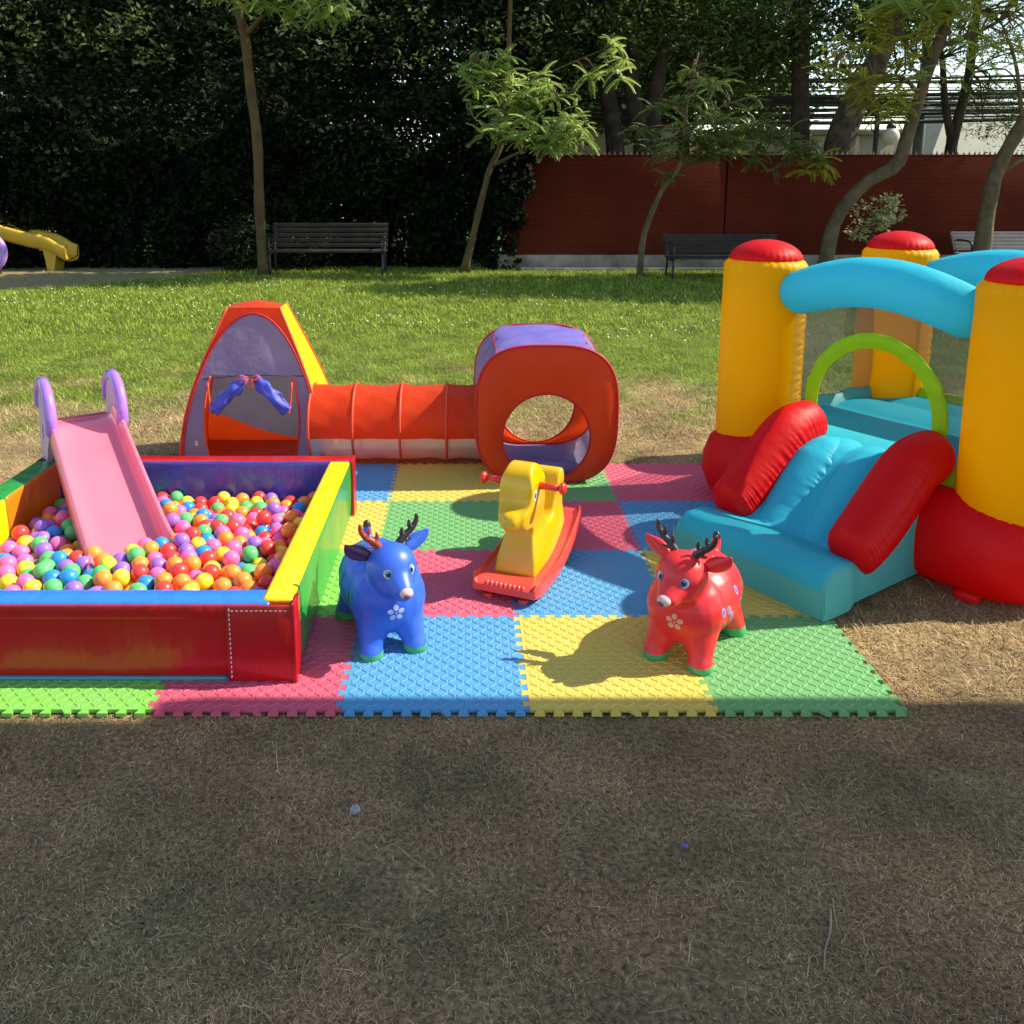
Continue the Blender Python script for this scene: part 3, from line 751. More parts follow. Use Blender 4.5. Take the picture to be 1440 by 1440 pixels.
for i in range(20):
    z = 3.2 + (i % 14) * .07 + random.uniform(-.03, .03); yy = 20.6 + random.uniform(-.3, .5); sag = random.uniform(.1, .3)
    pts = [(-4 + 24 * t, yy, z + .12 - sag * 4 * t * (1 - t) + .04 * math.sin(9 * t + i)) for t in np.linspace(0, 1, 18)]
    c = tube('overhead_cable', pts, random.choice([.014, .022, .035, .05]), m_dark, None, 5)
    tag(c, 'black overhead cable in the bundle strung behind the wall trees', 'cable', 'overhead cables behind the wall')

# ================================================================== BENCHES, FAR PLAY EQUIPMENT
m_slat = M('weathered bench wood', (.016, .010, .007), .8, c2=(.034, .023, .016), nscale=4, bump=.4, bscale=10, bstretch=(.2, 1, 1))
m_slat_w = M('pale slats', (.22, .19, .18), .6, c2=(.28, .25, .24), nscale=4)  # lighter slat tone, used on the far bench
def bench(label, loc, rz, w, slat, leg, zs=.42, zt=.9):
    t = thing('park_bench', label, 'bench', loc, rz, None)
    for i in range(5):
        bbox('slat', (0, -.18 + i * .1, zs + .004 * abs(i - 2)), (w, .075, .03), slat, t, bev=.006)
    for i in range(5):
        z = zs + .09 + i * (zt - zs - .12) / 4
        bbox('slat', (0, .27 + .035 * i, z), (w, .03, .07), slat, t, bev=.006)
    for s in (-1, 1):
        x = s * (w / 2 - .05)
        lg = tube('leg', spline([(x, -.2, 0), (x, -.2, zs - .02)], 4), .022, leg, t, 8)
        tube('leg', spline([(x, .3, 0), (x, .25, zs), (x, .33, zs + .2), (x, .445, zt)], 10), .022, leg, t, 8)
        tube('armrest', spline([(x, .3, zs + .24), (x, .0, zs + .25), (x, -.2, zs + .2), (x, -.2, zs - .02)], 12), .02, leg, t, 8)
        tube('brace', [(x, -.2, zs - .035), (x, .26, zs - .035)], .018, leg, t, 6)
    return t
bench('long dark slatted bench before the ivy hedge', (-2.5, 15.35, 0), 0, 2.1, m_slat, m_dark)
bench('dark slatted bench at the red wall behind the yellow pillar', (4.45, 14.7, 0), 0, 2.0, m_slat, m_dark, .36, .74)
bench('pale slatted bench beyond the outward curving tree', (9.9, 15.4, 0), 0, 2.0, m_slat_w, m_dark, .36, .74)

m_yplast = M('faded yellow plastic', (.62, .40, .03), .4, c2=(.52, .33, .03), nscale=2)
ys = thing('playground_slide', 'old yellow plastic playground slide before the dark hedge', 'slide', (-8.2, 16.2, 0))
prof = spline([(-2.6, 0, 1.75), (-1.6, 0, 1.25), (-.75, 0, .83), (-.1, 0, .62), (.35, 0, .52), (.62, 0, .36), (.72, 0, .33)], 24)
cs = [(-.3, .2), (-.27, .24), (-.23, .2), (-.2, .05), (-.1, 0), (.1, 0), (.2, .05), (.23, .2), (.27, .24), (.3, .2), (.27, .0), (.15, -.06), (-.15, -.06), (-.27, 0)]
V = []
for (px, py, pz) in prof:
    for (cy, cz) in cs: V.append((px, cy, pz + cz - .1))
add('chute', V, grid_faces(len(cs), len(prof), wrap_u=True) + [tuple(range(len(cs))), tuple(reversed(range(len(V) - len(cs), len(V))))], m_yplast, ys)
V, F = extrude_vf([(.25, .45), (.55, .45), (.5, .26), (.44, 0), (.32, 0), (.29, .24)], -.2, .2)
V = [(y, x, z) for (x, y, z) in V]
add('foot', V, [tuple(reversed(f)) for f in F], m_yplast, ys, autos=30)
for s in (-1, 1): tube('post', [(-2.5, s * .33, 0), (-2.5, s * .33, 2.6)], .05, m_dark, ys, 10)
bbox('platform', (-3.1, 0, 1.62), (1.2, .9, .08), m_yplast, ys)
pr_ = thing('play_ring', 'purple rounded plastic play panel edge near the yellow slide', 'play panel', (-8.34, 15.2, 0))
ring = [(.32 * math.cos(a) - .22, 0, .42 + .32 * math.sin(a)) for a in np.linspace(0, 2 * PI, 29)[:-1]]
V, F = tube_vf(ring, .07, 10, closed=True); add('rim', V, F, M('lilac plastic', (.42, .22, .62), .35), pr_)
V, F = ell((-.22, 0, .42), (.29, .025, .29)); add('panel', V, F, M('pale lilac plastic', (.55, .42, .66), .4), pr_)
bbox('stand', (-.22, .05, .06), (.3, .3, .14), m_dark, pr_)

# ================================================================== SHADE ROOF (out of view, added and cut to shade the foreground)
RZ = 3.0
po = thing('shade_roof', 'unseen flat roof on posts added to shade the foreground', 'roof', (4.2, 0, 0))
sx, sy = 1.12 * RZ, .16 * RZ
ol = [(-.86 + sx, 2.525 + sy), (7.2, 2.525 + sy), (7.2, 1.4), (-3.0 + sx, 1.4), (-3.0 + sx, 2.425 + sy), (-.86 + sx, 2.425 + sy)]
V = [(a - 4.2, b, RZ) for a, b in ol] + [(a - 4.2, b, RZ + .14) for a, b in ol]
n6 = len(ol)
add('roof_slab', V, [tuple(range(n6)), tuple(reversed(range(n6, 2 * n6)))] + [(i, i + n6, (i + 1) % n6 + n6, (i + 1) % n6) for i in range(n6)], m_white, po, smooth=False)
for (a, b) in ((7.0, 2.7), (7.0, 1.6), (4.6, 1.6)):
    lathe('post', [(.07, -.02), (.07, RZ)], m_steel, po, 12, loc=(a - 4.2, b, 0))

# ================================================================== FOAM TILES
T = .6; TH = .013; X0 = .188; Y0 = 2.452
def tile_mesh():
    a = .0105; Np = 10; P = T / Np
    def edge():
        pts = [(0, a)]
        for k in range(Np):
            t = k * P
            if k == 5: pts += [(t + .26 * P, a), (t + .55 * P, -a), (t + .85 * P, -a), (t + .75 * P, a)]
            else: pts += [(t + .33 * P, a), (t + .22 * P, -a), (t + .78 * P, -a), (t + .67 * P, a)]
        pts.append((T, a)); return pts
    e = edge()
    bot = [(t + a, o) for t, o in e]; top = [(t + a, T + o) for t, o in e]
    lef = [(o, t + a) for t, o in e]; rig = [(T + o, t + a) for t, o in e]
    sq = lambda pts, ax: [((p[0] if ax else min(max(p[0], a), T + a)), (min(max(p[1], a), T + a) if ax else p[1])) for p in pts]
    loop = bot[:-1] + rig[:-1] + list(reversed(top))[:-1] + list(reversed(lef))[:-1]
    cx = T / 2
    loop = [(cx + (x - cx) * .9975, cx + (y - cx) * .9975) for x, y in loop]
    n = len(loop)
    V = [(x, y, TH) for x, y in loop] + [(x, y, .0015) for x, y in loop]
    F = [tuple(range(n))] + [(i + n, (i + 1) % n + n, (i + 1) % n, i) for i in range(n)]
    F.append(tuple(reversed(range(n, 2 * n))))
    nb = 21; st = (T - .03) / nb
    for i in range(nb):
        for j in range(nb):
            bx = .0235 + (i + .5) * st - .001; by = .0235 + (j + .5) * st - .001
            an = R(38) if (i + j) % 2 else R(-38)
            ca, sa = math.cos(an), math.sin(an); o = len(V)
            for (hl, hw, z) in ((.0165, .0058, TH - .0005), (.012, .0028, TH + .0024)):
                for (u, v) in ((-hl, -hw), (hl, -hw), (hl, hw), (-hl, hw)):
                    V.append((bx + u * ca - v * sa, by + u * sa + v * ca, z))
            F += [(o + 4, o + 5, o + 6, o + 7)] + [(o + k, o + (k + 1) % 4, o + 4 + (k + 1) % 4, o + 4 + k) for k in range(4)]
    me = bpy.data.meshes.new('foam_tile'); me.from_pydata(V, [], F); me.update()
    return me
tile_me = tile_mesh()
def foam(name, c, c2): return M(name, c, .62, c2=tuple(x * .90 + .01 for x in c2), nscale=4, bump=.15, bscale=260, bdist=.002, spec=.35)
FO = dict(blue=foam('blue foam', (.065, .29, .53), (.08, .32, .56)), pink=foam('pink foam', (.62, .09, .15), (.66, .11, .18)),
          yellow=foam('yellow foam', (.64, .48, .085), (.68, .51, .105)), lime=foam('lime foam', (.18, .50, .08), (.20, .53, .10)),
          green=foam('green foam', (.125, .37, .125), (.145, .40, .145)))
TL = [(0, 0, 'lime', 'lime green foam tile sticking out in front of the ball pit'), (0, 1, 'pink', 'pink foam tile in front of the ball pit corner flap'),
      (0, 2, 'blue', 'blue foam tile under the blue deer'), (0, 3, 'yellow', 'yellow foam tile under the red deer'), (0, 4, 'green', 'green foam tile at the mat corner beside sunny dry grass'),
      (1, 1, 'lime', 'lime green foam tile squeezed between ball pit and blue deer'), (1, 2, 'pink', 'pink foam tile under the front of the rocker'),
      (1, 3, 'blue', 'blue foam tile between the rocker and the red deer'), (1, 4, 'yellow', 'yellow foam tile under the toe of the inflatable slide'),
      (2, 1, 'yellow', 'yellow foam tile along the green pit wall'), (2, 2, 'green', 'green foam tile behind the blue deer antlers'),
      (2, 3, 'pink', 'pink foam tile behind the rocker back'), (2, 4, 'blue', 'blue foam tile beside the red bolster of the inflatable slide'),
      (3, 1, 'blue', 'blue foam tile at the rear pit corner before the tunnel'), (3, 2, 'yellow', 'yellow foam tile in front of the red tunnel'),
      (3, 3, 'green', 'green foam tile under the red cube tent'), (3, 4, 'pink', 'pink foam tile at the rear mat corner beside the cube tent')]
first = True
for r, c, colr, lab in TL:
    o = bpy.data.objects.new('foam_tile', tile_me)
    if not tile_me.materials: tile_me.materials.append(FO['blue'])
    o.material_slots[0].link = 'OBJECT' if False else 'DATA'
    COL.objects.link(o)
    o.material_slots[0].link = 'OBJECT'; o.material_slots[0].material = FO[colr]
    o.location = (X0 + (c - 3) * T, Y0 + r * T, .004 + random.uniform(0, .0006))
    tag(o, lab, 'foam tile', 'interlocking foam mat tiles')

# ================================================================== BALL PIT
def vinyl(name, c, c2=None): return M(name, c, .33, c2=c2, nscale=3, bump=.8, bscale=10, bstretch=(1, 1, .22), bdist=.016, coat=.35, spec=.5)
v_red = vinyl('red vinyl', (.42, .005, .009)); v_blue = vinyl('blue vinyl', (.015, .19, .72)); v_navy = vinyl('navy vinyl', (.045, .06, .36))
v_yel = vinyl('yellow vinyl', (.85, .62, .01)); v_grn = vinyl('green vinyl', (.015, .28, .05)); v_org = vinyl('orange vinyl', (.78, .20, .008)); v_teal = vinyl('teal vinyl', (.02, .22, .3))
m_stitch = M('stitching', (.62, .5, .48), .8)
PX0, PX1, PY0, PY1, PH, PB = -2.14, -.58, 2.63, 4.15, .30, .016
pit = thing('ball_pit', 'square ball pit of padded red, blue, yellow and green vinyl walls', 'ball pit', ((PX0 + PX1) / 2, (PY0 + PY1) / 2, 0))
pc = Vector(((PX0 + PX1) / 2, (PY0 + PY1) / 2, 0))
def wavy(o, amp, fx, axis):
    me = o.data
    for v in me.vertices:
        p = v.co; w = math.sin((p.x + p.y) * fx + p.z * 3) * .6 + math.sin((p.x - p.y) * fx * 2.3 + 1) * .4
        b = max(0, math.sin(PI * min(max((p.z - PB) / (PH - PB), 0), 1)))
        v.co[axis] += amp * w * b
    return o
def panel(c, s, mats, pick, cuts=0):
    o = bbox('foam_panel', Vector(c) - pc, s, None, pit, bev=.014, seg=3, mats=mats, pick=pick)
    bm = bmesh.new(); bm.from_mesh(o.data)
    ax = 0 if s[0] > s[1] else 1
    for k in range(-14, 15):
        p = Vector(o.data.vertices[0].co); cc = [(Vector(c) - pc).x, (Vector(c) - pc).y, (Vector(c) - pc).z]; cc[ax] += k * s[ax] / 30
        nn = [0, 0, 0]; nn[ax] = 1
        bmesh.ops.bisect_plane(bm, geom=bm.verts[:] + bm.edges[:] + bm.faces[:], plane_co=cc, plane_no=nn)
    for zz in (.07, .12, .17, .22, .26):
        bmesh.ops.bisect_plane(bm, geom=bm.verts[:] + bm.edges[:] + bm.faces[:], plane_co=(0, 0, zz), plane_no=(0, 0, 1))
    bm.to_mesh(o.data); bm.free()
    return wavy(o, .009, 9, 1 - ax)
wt = .105
zc_, hh = (PH + PB) / 2, PH - PB
# front (red outside, blue top), right (green outside, yellow top), back (navy inside, red top), left (yellow/orange inside, green top)
panel((-1.385, PY0 + wt / 2, zc_ - .004), (PX1 - PX0 - .1, wt, hh - .008), [v_red, v_blue], lambda n, p: 1 if n.z > .5 or n.y > .5 else 0)
panel((PX1 - wt / 2, (PY0 + PY1) / 2, zc_), (wt, PY1 - PY0 - .03, hh), [v_grn, v_yel, v_org], lambda n, p: 1 if n.z > .5 else (0 if n.x > .5 else 2))
panel(((PX0 + PX1) / 2, PY1 - wt / 2 + .002, zc_), (PX1 - PX0 + .01, wt, hh + .004), [v_red, v_navy], lambda n, p: 1 if n.y < -.5 else 0)
panel((PX0 + .06, 3.145, zc_ + .002), (.12, .83, hh), [v_grn, v_yel], lambda n, p: 1 if n.x > .5 else 0)
panel((PX0 + .06, 3.83, zc_ + .002), (.12, .53, hh), [v_grn, v_org], lambda n, p: 1 if n.x > .5 else 0)
# red rim strip on the front, corner flaps, bottom trim, floor
bbox('rim_strip', Vector((-1.41, PY0 - .004, PH - .035)) - pc, (1.46, .012, .05), v_red, pit, bev=.005)
fl = bbox('corner_flap', Vector((PX1 - .105, PY0 - .012, zc_ - .002)) - pc, (.225, .012, hh - .012), v_red, pit, bev=.005)
bbox('corner_flap', Vector((PX1 + .006, PY0 + .02, zc_)) - pc, (.014, .09, hh), v_red, pit, bev=.005)
bbox('corner_flap', Vector((PX1 + .008, PY1 - .05, zc_)) - pc, (.016, .1, hh + .01), v_red, pit, bev=.005)
V, F = [], []
for k in range(15):
    v, f = box_vf(Vector((PX1 - .205, PY0 - .0195, .04 + k * .017)) - pc, (.004, .002, .009), len(V)); V += v; F += f
for k in range(12):
    v, f = box_vf(Vector((PX1 - .195 + k * .016, PY0 - .0195, PH - .025)) - pc, (.009, .002, .003), len(V)); V += v; F += f
tag(add('stitching', V, F, m_stitch, pit, smooth=False), kind='stuff')
tube('trim', [tuple(Vector((PX0 + .05, PY0 - .004, .026)) - pc), tuple(Vector((PX1 - .22, PY0 - .004, .024)) - pc)], .009, v_teal, pit, 8)
bbox('floor_mat', (0, 0, .026), (PX1 - PX0 - .2, PY1 - PY0 - .2, .02), v_blue, pit, bev=.006)

# balls
BR = .0345
SL_T = R(33.5); sl_o = Vector((-1.905, 4.10, 0))
sl_f = Vector((math.sin(SL_T), -math.cos(SL_T), 0)); sl_l = Vector((math.cos(SL_T), math.sin(SL_T), 0))
def bh(x, y):
    return .125 - .05 * np.clip((y - 3.55) / .5, 0, 1) + .105 * np.exp(-((x + 1.42) ** 2 + (y - 3.33) ** 2) / (2 * .27 ** 2)) + .03 * np.exp(-((x + .95) ** 2 + (y - 3.1) ** 2) / .1) + .012 * np.sin(x * 9) * np.sin(y * 8)
pts = []
xa, xb, ya, yb = -1.99 + BR, -.69 - BR, PY0 + wt + BR, PY1 - wt - BR
st = BR * 2.12
for lay in (0, 1, 2):
    j = 0; y = ya + (lay % 2) * st * .5
    while y < yb:
        x = xa + (st / 2 if j % 2 else 0) + (lay % 2) * st * .3
        while x < xb:
            pts.append((x + random.uniform(-.026, .026), y + random.uniform(-.026, .026), float(bh(x, y)) - lay * .052 + random.uniform(-.035, .03)))
            x += st
        y += st * .87; j += 1
P = np.array(pts)
for it in range(70):
    d = P[:, None, :] - P[None, :, :]; dist = np.sqrt((d ** 2).sum(2)) + 1e-9
    ov = np.clip(2 * BR * .99 - dist, 0, None); np.fill_diagonal(ov, 0)
    P += (d / dist[:, :, None] * ov[:, :, None]).sum(1) * .32
    P[:, 0] = np.clip(P[:, 0], xa, xb); P[:, 1] = np.clip(P[:, 1], ya, yb)
    P[:, 2] = np.clip(P[:, 2] - .0012, .036 + BR, bh(P[:, 0], P[:, 1]) + .05)
# slide chute keeps its room
rel = P - np.array(sl_o); along = rel[:, :2] @ np.array(sl_f)[:2]; lat = rel[:, :2] @ np.array(sl_l)[:2]
zch = .485 - .40 * np.clip(along, 0, 2)
P = P[~((np.abs(lat) < .20) & (along > -.1) & (along < .98) & (P[:, 2] > zch - .05) & (P[:, 2] < zch + .07))]
P = P[(P[:, 0] - BR) > -2.0]
zcam = P[:, 1] * .985 + .27
vis = P[:, 0] > -.5466 * zcam - .05
P = P[vis]
def balls_mat(n, c): return M(n, c, .34, spec=.45, sss=.3, coat=.08)
BC = [('blue', (.015, .29, .78)), ('red', (.84, .06, .05)), ('green', (.10, .55, .16)), ('yellow', (.92, .70, .05)), ('orange', (.94, .31, .05)), ('pink', (.92, .17, .42)), ('purple', (.33, .15, .60))]
BW = [.11, .14, .13, .16, .22, .20, .09]
sv, sf = ell((0, 0, 0), (BR, BR, BR), n=18, m=12)
bmes = []
for n_, c in BC:
    me = bpy.data.meshes.new('plastic_ball'); me.from_pydata([tuple(v) for v in sv], [], sf); me.materials.append(balls_mat(n_ + ' ball plastic', c))
    me.polygons.foreach_set('use_smooth', np.full(len(me.polygons), True)); me.update(); bmes.append(me)
cols = rng.choice(7, len(P), p=np.array(BW) / sum(BW))
score = P[:, 2] - bh(P[:, 0], P[:, 1]) - .015 * P[:, 1]
order = np.argsort(-score)
top = order[:298]; rest = order[298:]
for i in top:
    nm, _ = BC[cols[i]]
    o = bpy.data.objects.new('plastic_ball', bmes[cols[i]]); COL.objects.link(o); o.location = P[i]
    o.rotation_euler = (random.uniform(0, 3), random.uniform(0, 3), 0)
    tag(o, 'glossy ' + nm + ' plastic ball in the ball pit', 'ball', nm + ' balls in the ball pit')
svn = np.array([tuple(v) for v in sv]); V, F, MI = [], [], []
for i in rest:
    o = len(V); V += [tuple(p) for p in svn + P[i]]; F += [tuple(k + o for k in f) for f in sf]; MI += [int(cols[i])] * len(sf)
if len(V): tag(add('lower_balls', V, F, [MATS[n_ + ' ball plastic'] for n_, _ in BC], None, mi=MI), 'mixed coloured plastic balls lying deeper in the pit', 'balls', kind='stuff')

# ================================================================== TODDLER SLIDE IN THE PIT
p_pink = M('pink plastic', (.80, .165, .24), .3, c2=(.84, .2, .28), nscale=2, coat=.3, sss=.1)
p_purp = M('purple plastic', (.36, .17, .66), .28, coat=.35)
p_lil = M('lilac grey plastic', (.44, .34, .54), .4, c2=(.52, .44, .56), nscale=4)
sl = thing('toddler_slide', 'pink plastic toddler slide with purple handles leaning into the ball pit', 'slide', sl_o, SL_T)
prof = spline([(.10, .49), (.02, .492), (-.06, .478), (-.16, .435), (-.40, .335), (-.64, .24), (-.84, .165), (-.98, .13), (-1.06, .125)], 36)
def half_w(t): return .138 + .012 * t
cs0 = [(-1.18, -.03), (-1.2, .03), (-1.16, .068), (-1.08, .08), (-1.0, .066), (-.95, .03), (-.90, .008), (-.80, 0), (-.4, -.004), (0, -.005), (.4, -.004), (.80, 0), (.90, .008), (.95, .03), (1.0, .066), (1.08, .08), (1.16, .068), (1.2, .03), (1.18, -.03), (1.0, -.03), (.0, -.03), (-1.0, -.03)]
V = []
for k, (py, pz) in enumerate(prof):
    t = k / (len(prof) - 1); w = half_w(t) * (1 if t < .8 else 1 + .08 * (t - .8) / .2); rim = min(1, max(.0, (t - .03) / .12))
    for (cx, cz) in cs0: V.append((cx * w, py, pz + (cz * rim if cz > .01 else cz)))
ncs = len(cs0)
add('chute', V, grid_faces(ncs, len(prof), wrap_u=True) + [tuple(range(ncs)), tuple(reversed(range(len(V) - ncs, len(V))))], p_pink, sl)
outl = spline([(-.12, .47), (-.13, .56), (-.085, .655), (.02, .70), (.145, .68), (.215, .60), (.22, .47), (.25, .30), (.34, .0)], 40) + [(.22, 0.0)] + spline([(.20, .06), (.13, .20), (.04, .30), (-.04, .40)], 10)
def holes_panel(side):
    x = side * .160
    bm = bmesh.new()
    vs = [bm.verts.new((x - .012, y, z)) for y, z in outl]
    f = bm.faces.new(vs)
    bmesh.ops.recalc_face_normals(bm, faces=[f])
    ex = bmesh.ops.extrude_face_region(bm, geom=[f])
    bmesh.ops.translate(bm, vec=(.024, 0, 0), verts=[v for v in ex['geom'] if isinstance(v, bmesh.types.BMVert)])
    bmesh.ops.recalc_face_normals(bm, faces=bm.faces[:])
    me = bpy.data.meshes.new('side_panel'); bm.to_mesh(me); bm.free(); me.materials.append(p_lil)
    o = link('side_panel', me, sl)
    # window holes
    cut = []
    for (hy, hz, ry, rz) in ((.10, .44, .028, .042), (.19, .25, .025, .045)):
        n = 20; vv = [(x + s * .05, hy + ry * math.cos(2 * PI * k / n), hz + rz * math.sin(2 * PI * k / n)) for s in (-1, 1) for k in range(n)]
        cut.append((vv, [tuple(range(n)), tuple(reversed(range(n, 2 * n)))] + [(k, k + n, (k + 1) % n + n, (k + 1) % n) for k in range(n)]))
    VV, FF = [], []
    for vv, ff in cut:
        o2 = len(VV); VV += vv; FF += [tuple(i + o2 for i in q) for q in ff]
    cme = bpy.data.meshes.new('cut'); cme.from_pydata(VV, [], FF); cme.update()
    bm = bmesh.new(); bm.from_mesh(cme); bmesh.ops.recalc_face_normals(bm, faces=bm.faces[:]); bm.to_mesh(cme); bm.free()
    co = bpy.data.objects.new('cut', cme); COL.objects.link(co); co.matrix_world = Matrix.Translation(sl_o) @ Matrix.Rotation(SL_T, 4, 'Z')
    md = o.modifiers.new('b', 'BOOLEAN'); md.operation = 'DIFFERENCE'; md.object = co; md.solver = 'EXACT'
    dg = bpy.context.evaluated_depsgraph_get(); dg.update()
    nm = bpy.data.meshes.new_from_object(o.evaluated_get(dg)); o.modifiers.clear(); o.data = nm; nm.name = 'side_panel'
    bpy.data.objects.remove(co)
    rim = [(x, y, z) for (y, z) in outl[:28]]
    tube('handle_rim', rim, [.016] + [.028] * 26 + [.016], p_purp, o, 10)
    return o
for s in (-1, 1): holes_panel(s)
for (yy, zz) in ((.30, .13), (.22, .30)):
    bbox('step', (0, yy, zz), (.31, .09, .03), p_pink, sl, bev=.01)
bbox('platform', (0, .10, .465), (.29, .16, .04), p_pink, sl, bev=.012)

# ================================================================== POP-UP TENT
def fabric(name, c, tr=.35, c2=None, b=.5): return M(name, c, .48, c2=c2, nscale=5, bump=b, bscale=7, bdist=.02, transl=tr, spec=.35, sheen=.1)
f_blue = fabric('violet blue nylon', (.27, .245, .46), .45, (.32, .295, .52), .9); f_red = fabric('red nylon', (.92, .085, .012), .52, (.88, .07, .012)); f_yel = fabric('yellow nylon', (.86, .60, .01), .3)
f_roll = fabric('blue rolled nylon', (.06, .09, .60), .15, (.1, .13, .65), .9)
m_pipe = M('red piping', (.50, .012, .02), .6)
m_pipe_l = M('orange red piping', (.75, .07, .03), .55)
TC = Vector((-1.265, 5.10, 0)); TZ = .93; DR = .62
tent = thing('play_tent', 'red, blue and yellow pop-up play tent with rolled door flaps', 'tent', TC)
def tw(v): return .42 + (.155 - .42) * v + .062 * math.sin(PI * v ** .8)
def tent_pt(side, u, v, off=0.0):
    w = tw(v); q = w + off
    p = {'f': (u * w, -q * DR), 'b': (-u * w, q * DR), 'r': (q, u * w * DR), 'l': (-q, -u * w * DR)}[side]
    return (p[0], p[1], TZ * v)
def arch(v): return .965 * math.sqrt(max(0, 1 - (v / .965) ** 9))
def door(v): return ((.24 + .04 * math.sin(PI * min(v / .6, 1))) / tw(v)) if v < .585 else -1
def tent_face(name, side, pred, mat, nu=90, nv=100, off=0.0):
    V = [tent_pt(side, -1 + 2 * i / (nu - 1), j / (nv - 1), off + .004 * math.sin(9 * i / nu) * math.sin(7 * j / nv)) for j in range(nv) for i in range(nu)]
    F = []
    for j in range(nv - 1):
        for i in range(nu - 1):
            if pred(-1 + 2 * (i + .5) / (nu - 1), (j + .5) / (nv - 1)): F.append((j * nu + i, j * nu + i + 1, (j + 1) * nu + i + 1, (j + 1) * nu + i))
    used = sorted({k for f in F for k in f}); ix = {k: n for n, k in enumerate(used)}
    return add(name, [V[k] for k in used], [tuple(ix[k] for k in f) for f in F], mat, tent)
tent_face('front_panel', 'f', lambda u, v: abs(u) < arch(v) and not abs(u) < door(v), f_blue)
tent_face('border_panel', 'f', lambda u, v: abs(u) >= arch(v), f_red)
lowc = lambda u: .24 - .24 * (u + 1) / 2 - .06 * math.sin(PI * (u + 1) / 2)
tent_face('back_panel', 'b', lambda u, v: v > lowc(-u), fabric('grey blue nylon', (.20, .21, .30), .35, (.24, .25, .34), .7))
tent_face('back_panel', 'b', lambda u, v: v <= lowc(-u), f_red)
tent_face('side_panel', 'l', lambda u, v: True, f_red, 24, 40)
tent_face('side_panel', 'r', lambda u, v: True, f_yel, 24, 40)
V = [(-.41, -.255, .008), (.41, -.255, .008), (.41, .255, .008), (-.41, .255, .008)]
add('groundsheet', V, [(0, 1, 2, 3)], f_red, tent, smooth=False)
nt_ = 14; V = [(.155 * (-1 + 2 * i / nt_), .155 * DR * (-1 + 2 * j / nt_), TZ + .03 * math.cos(PI / 2 * (-1 + 2 * i / nt_)) * math.cos(PI / 2 * (-1 + 2 * j / nt_))) for j in range(nt_ + 1) for i in range(nt_ + 1)]
add('top_panel', V, grid_faces(nt_ + 1, nt_ + 1), f_red, tent)
vv = np.linspace(0, 1, 24)
for sx_ in (-1, 1):
    for side in ('f', 'b'): tube('edge_piping', [tent_pt(side, sx_, v, .002) for v in vv], .006, m_pipe_l, tent, 6)
va = np.linspace(0, .964, 60)
ap = [tent_pt('f', -arch(v), v, .004) for v in va] + [tent_pt('f', arch(v), v, .004) for v in reversed(va)]
tube('arch_piping', ap, .007, m_pipe, tent, 6)
vd = np.linspace(.015, .58, 30)
tube('door_piping', [tent_pt('f', -door(v), v, .004) for v in vd], .006, m_pipe_l, tent, 6)
tube('door_piping', [tent_pt('f', door(v), v, .004) for v in vd], .006, m_pipe, tent, 6)
tube('door_piping', [tent_pt('f', -.88, .56, .004), tent_pt('f', -.2, .585, .008), tent_pt('f', .3, .585, .008), tent_pt('f', .93, .58, .004)], .003, M('dark seam', (.04, .03, .1), .7), tent, 5)
def crumple(path, r, seed):
    P_, T_, N_ = frames(path); V = []; rs = random.Random(seed)
    ph = [rs.uniform(0, 6) for _ in range(4)]; n = 16
    for k, (p, t, nn) in enumerate(zip(P_, T_, N_)):
        b = t.cross(nn); s = k / (len(P_) - 1)
        for i in range(n):
            a = 2 * PI * i / n
            q = r * (1 + .22 * math.sin(3 * a + 8 * s + ph[0]) + .14 * math.sin(5 * a - 13 * s + ph[1])) * (1 - .35 * max(0, 1 - s * 7)) * (1 + .12 * math.sin(17 * s + ph[2]))
            V.append(p + nn * q * math.cos(a) + b * q * math.sin(a))
    return V, grid_faces(n, len(P_), wrap_u=True) + [tuple(reversed(range(n))), tuple(range(len(V) - n, len(V)))]
y_at = lambda v: -tw(v) * DR
for s in (-1, 1):
    e = (s * .215, y_at(.37) - .02, TZ * .37); a = (s * .03, y_at(.575) - .03, TZ * .575)
    V, F = crumple(spline([a, ((a[0] + e[0]) / 2, (a[1] + e[1]) / 2 - .02, (a[2] + e[2]) / 2 + .005), e], 18), .034, 5 + s)
    fo = add('rolled_flap', V, F, f_roll, tent)
    tube('hem', spline([e, (e[0] + s * .01, e[1] - .03, e[2] - .01), (e[0] + s * .02, e[1] - .01, e[2] + .05), (e[0] + s * .03, e[1], e[2] + .17)], 12), .006, m_pipe_l, fo, 6)
    tube('tie', spline([(s * .01, y_at(.58) - .06, TZ * .585), (s * .05, y_at(.58) - .075, TZ * .60), (s * .06, y_at(.58) - .07, TZ * .575), (s * .02, y_at(.58) - .065, TZ * .57)], 10), .005, m_pipe_l, fo, 6)
    tube('tie', spline([(s * .008, y_at(.58) - .06, TZ * .58), (s * .02, y_at(.58) - .08, TZ * .55), (s * .012, y_at(.58) - .075, TZ * .515)], 8), .005, m_pipe_l, fo, 6)
for (u, v) in ((-.78, .16), (.80, .2)):
    p = tent_pt('f', u, v, .006); bbox('label_tab', p, (.02, .002, .03), m_frame, tent, bev=0)

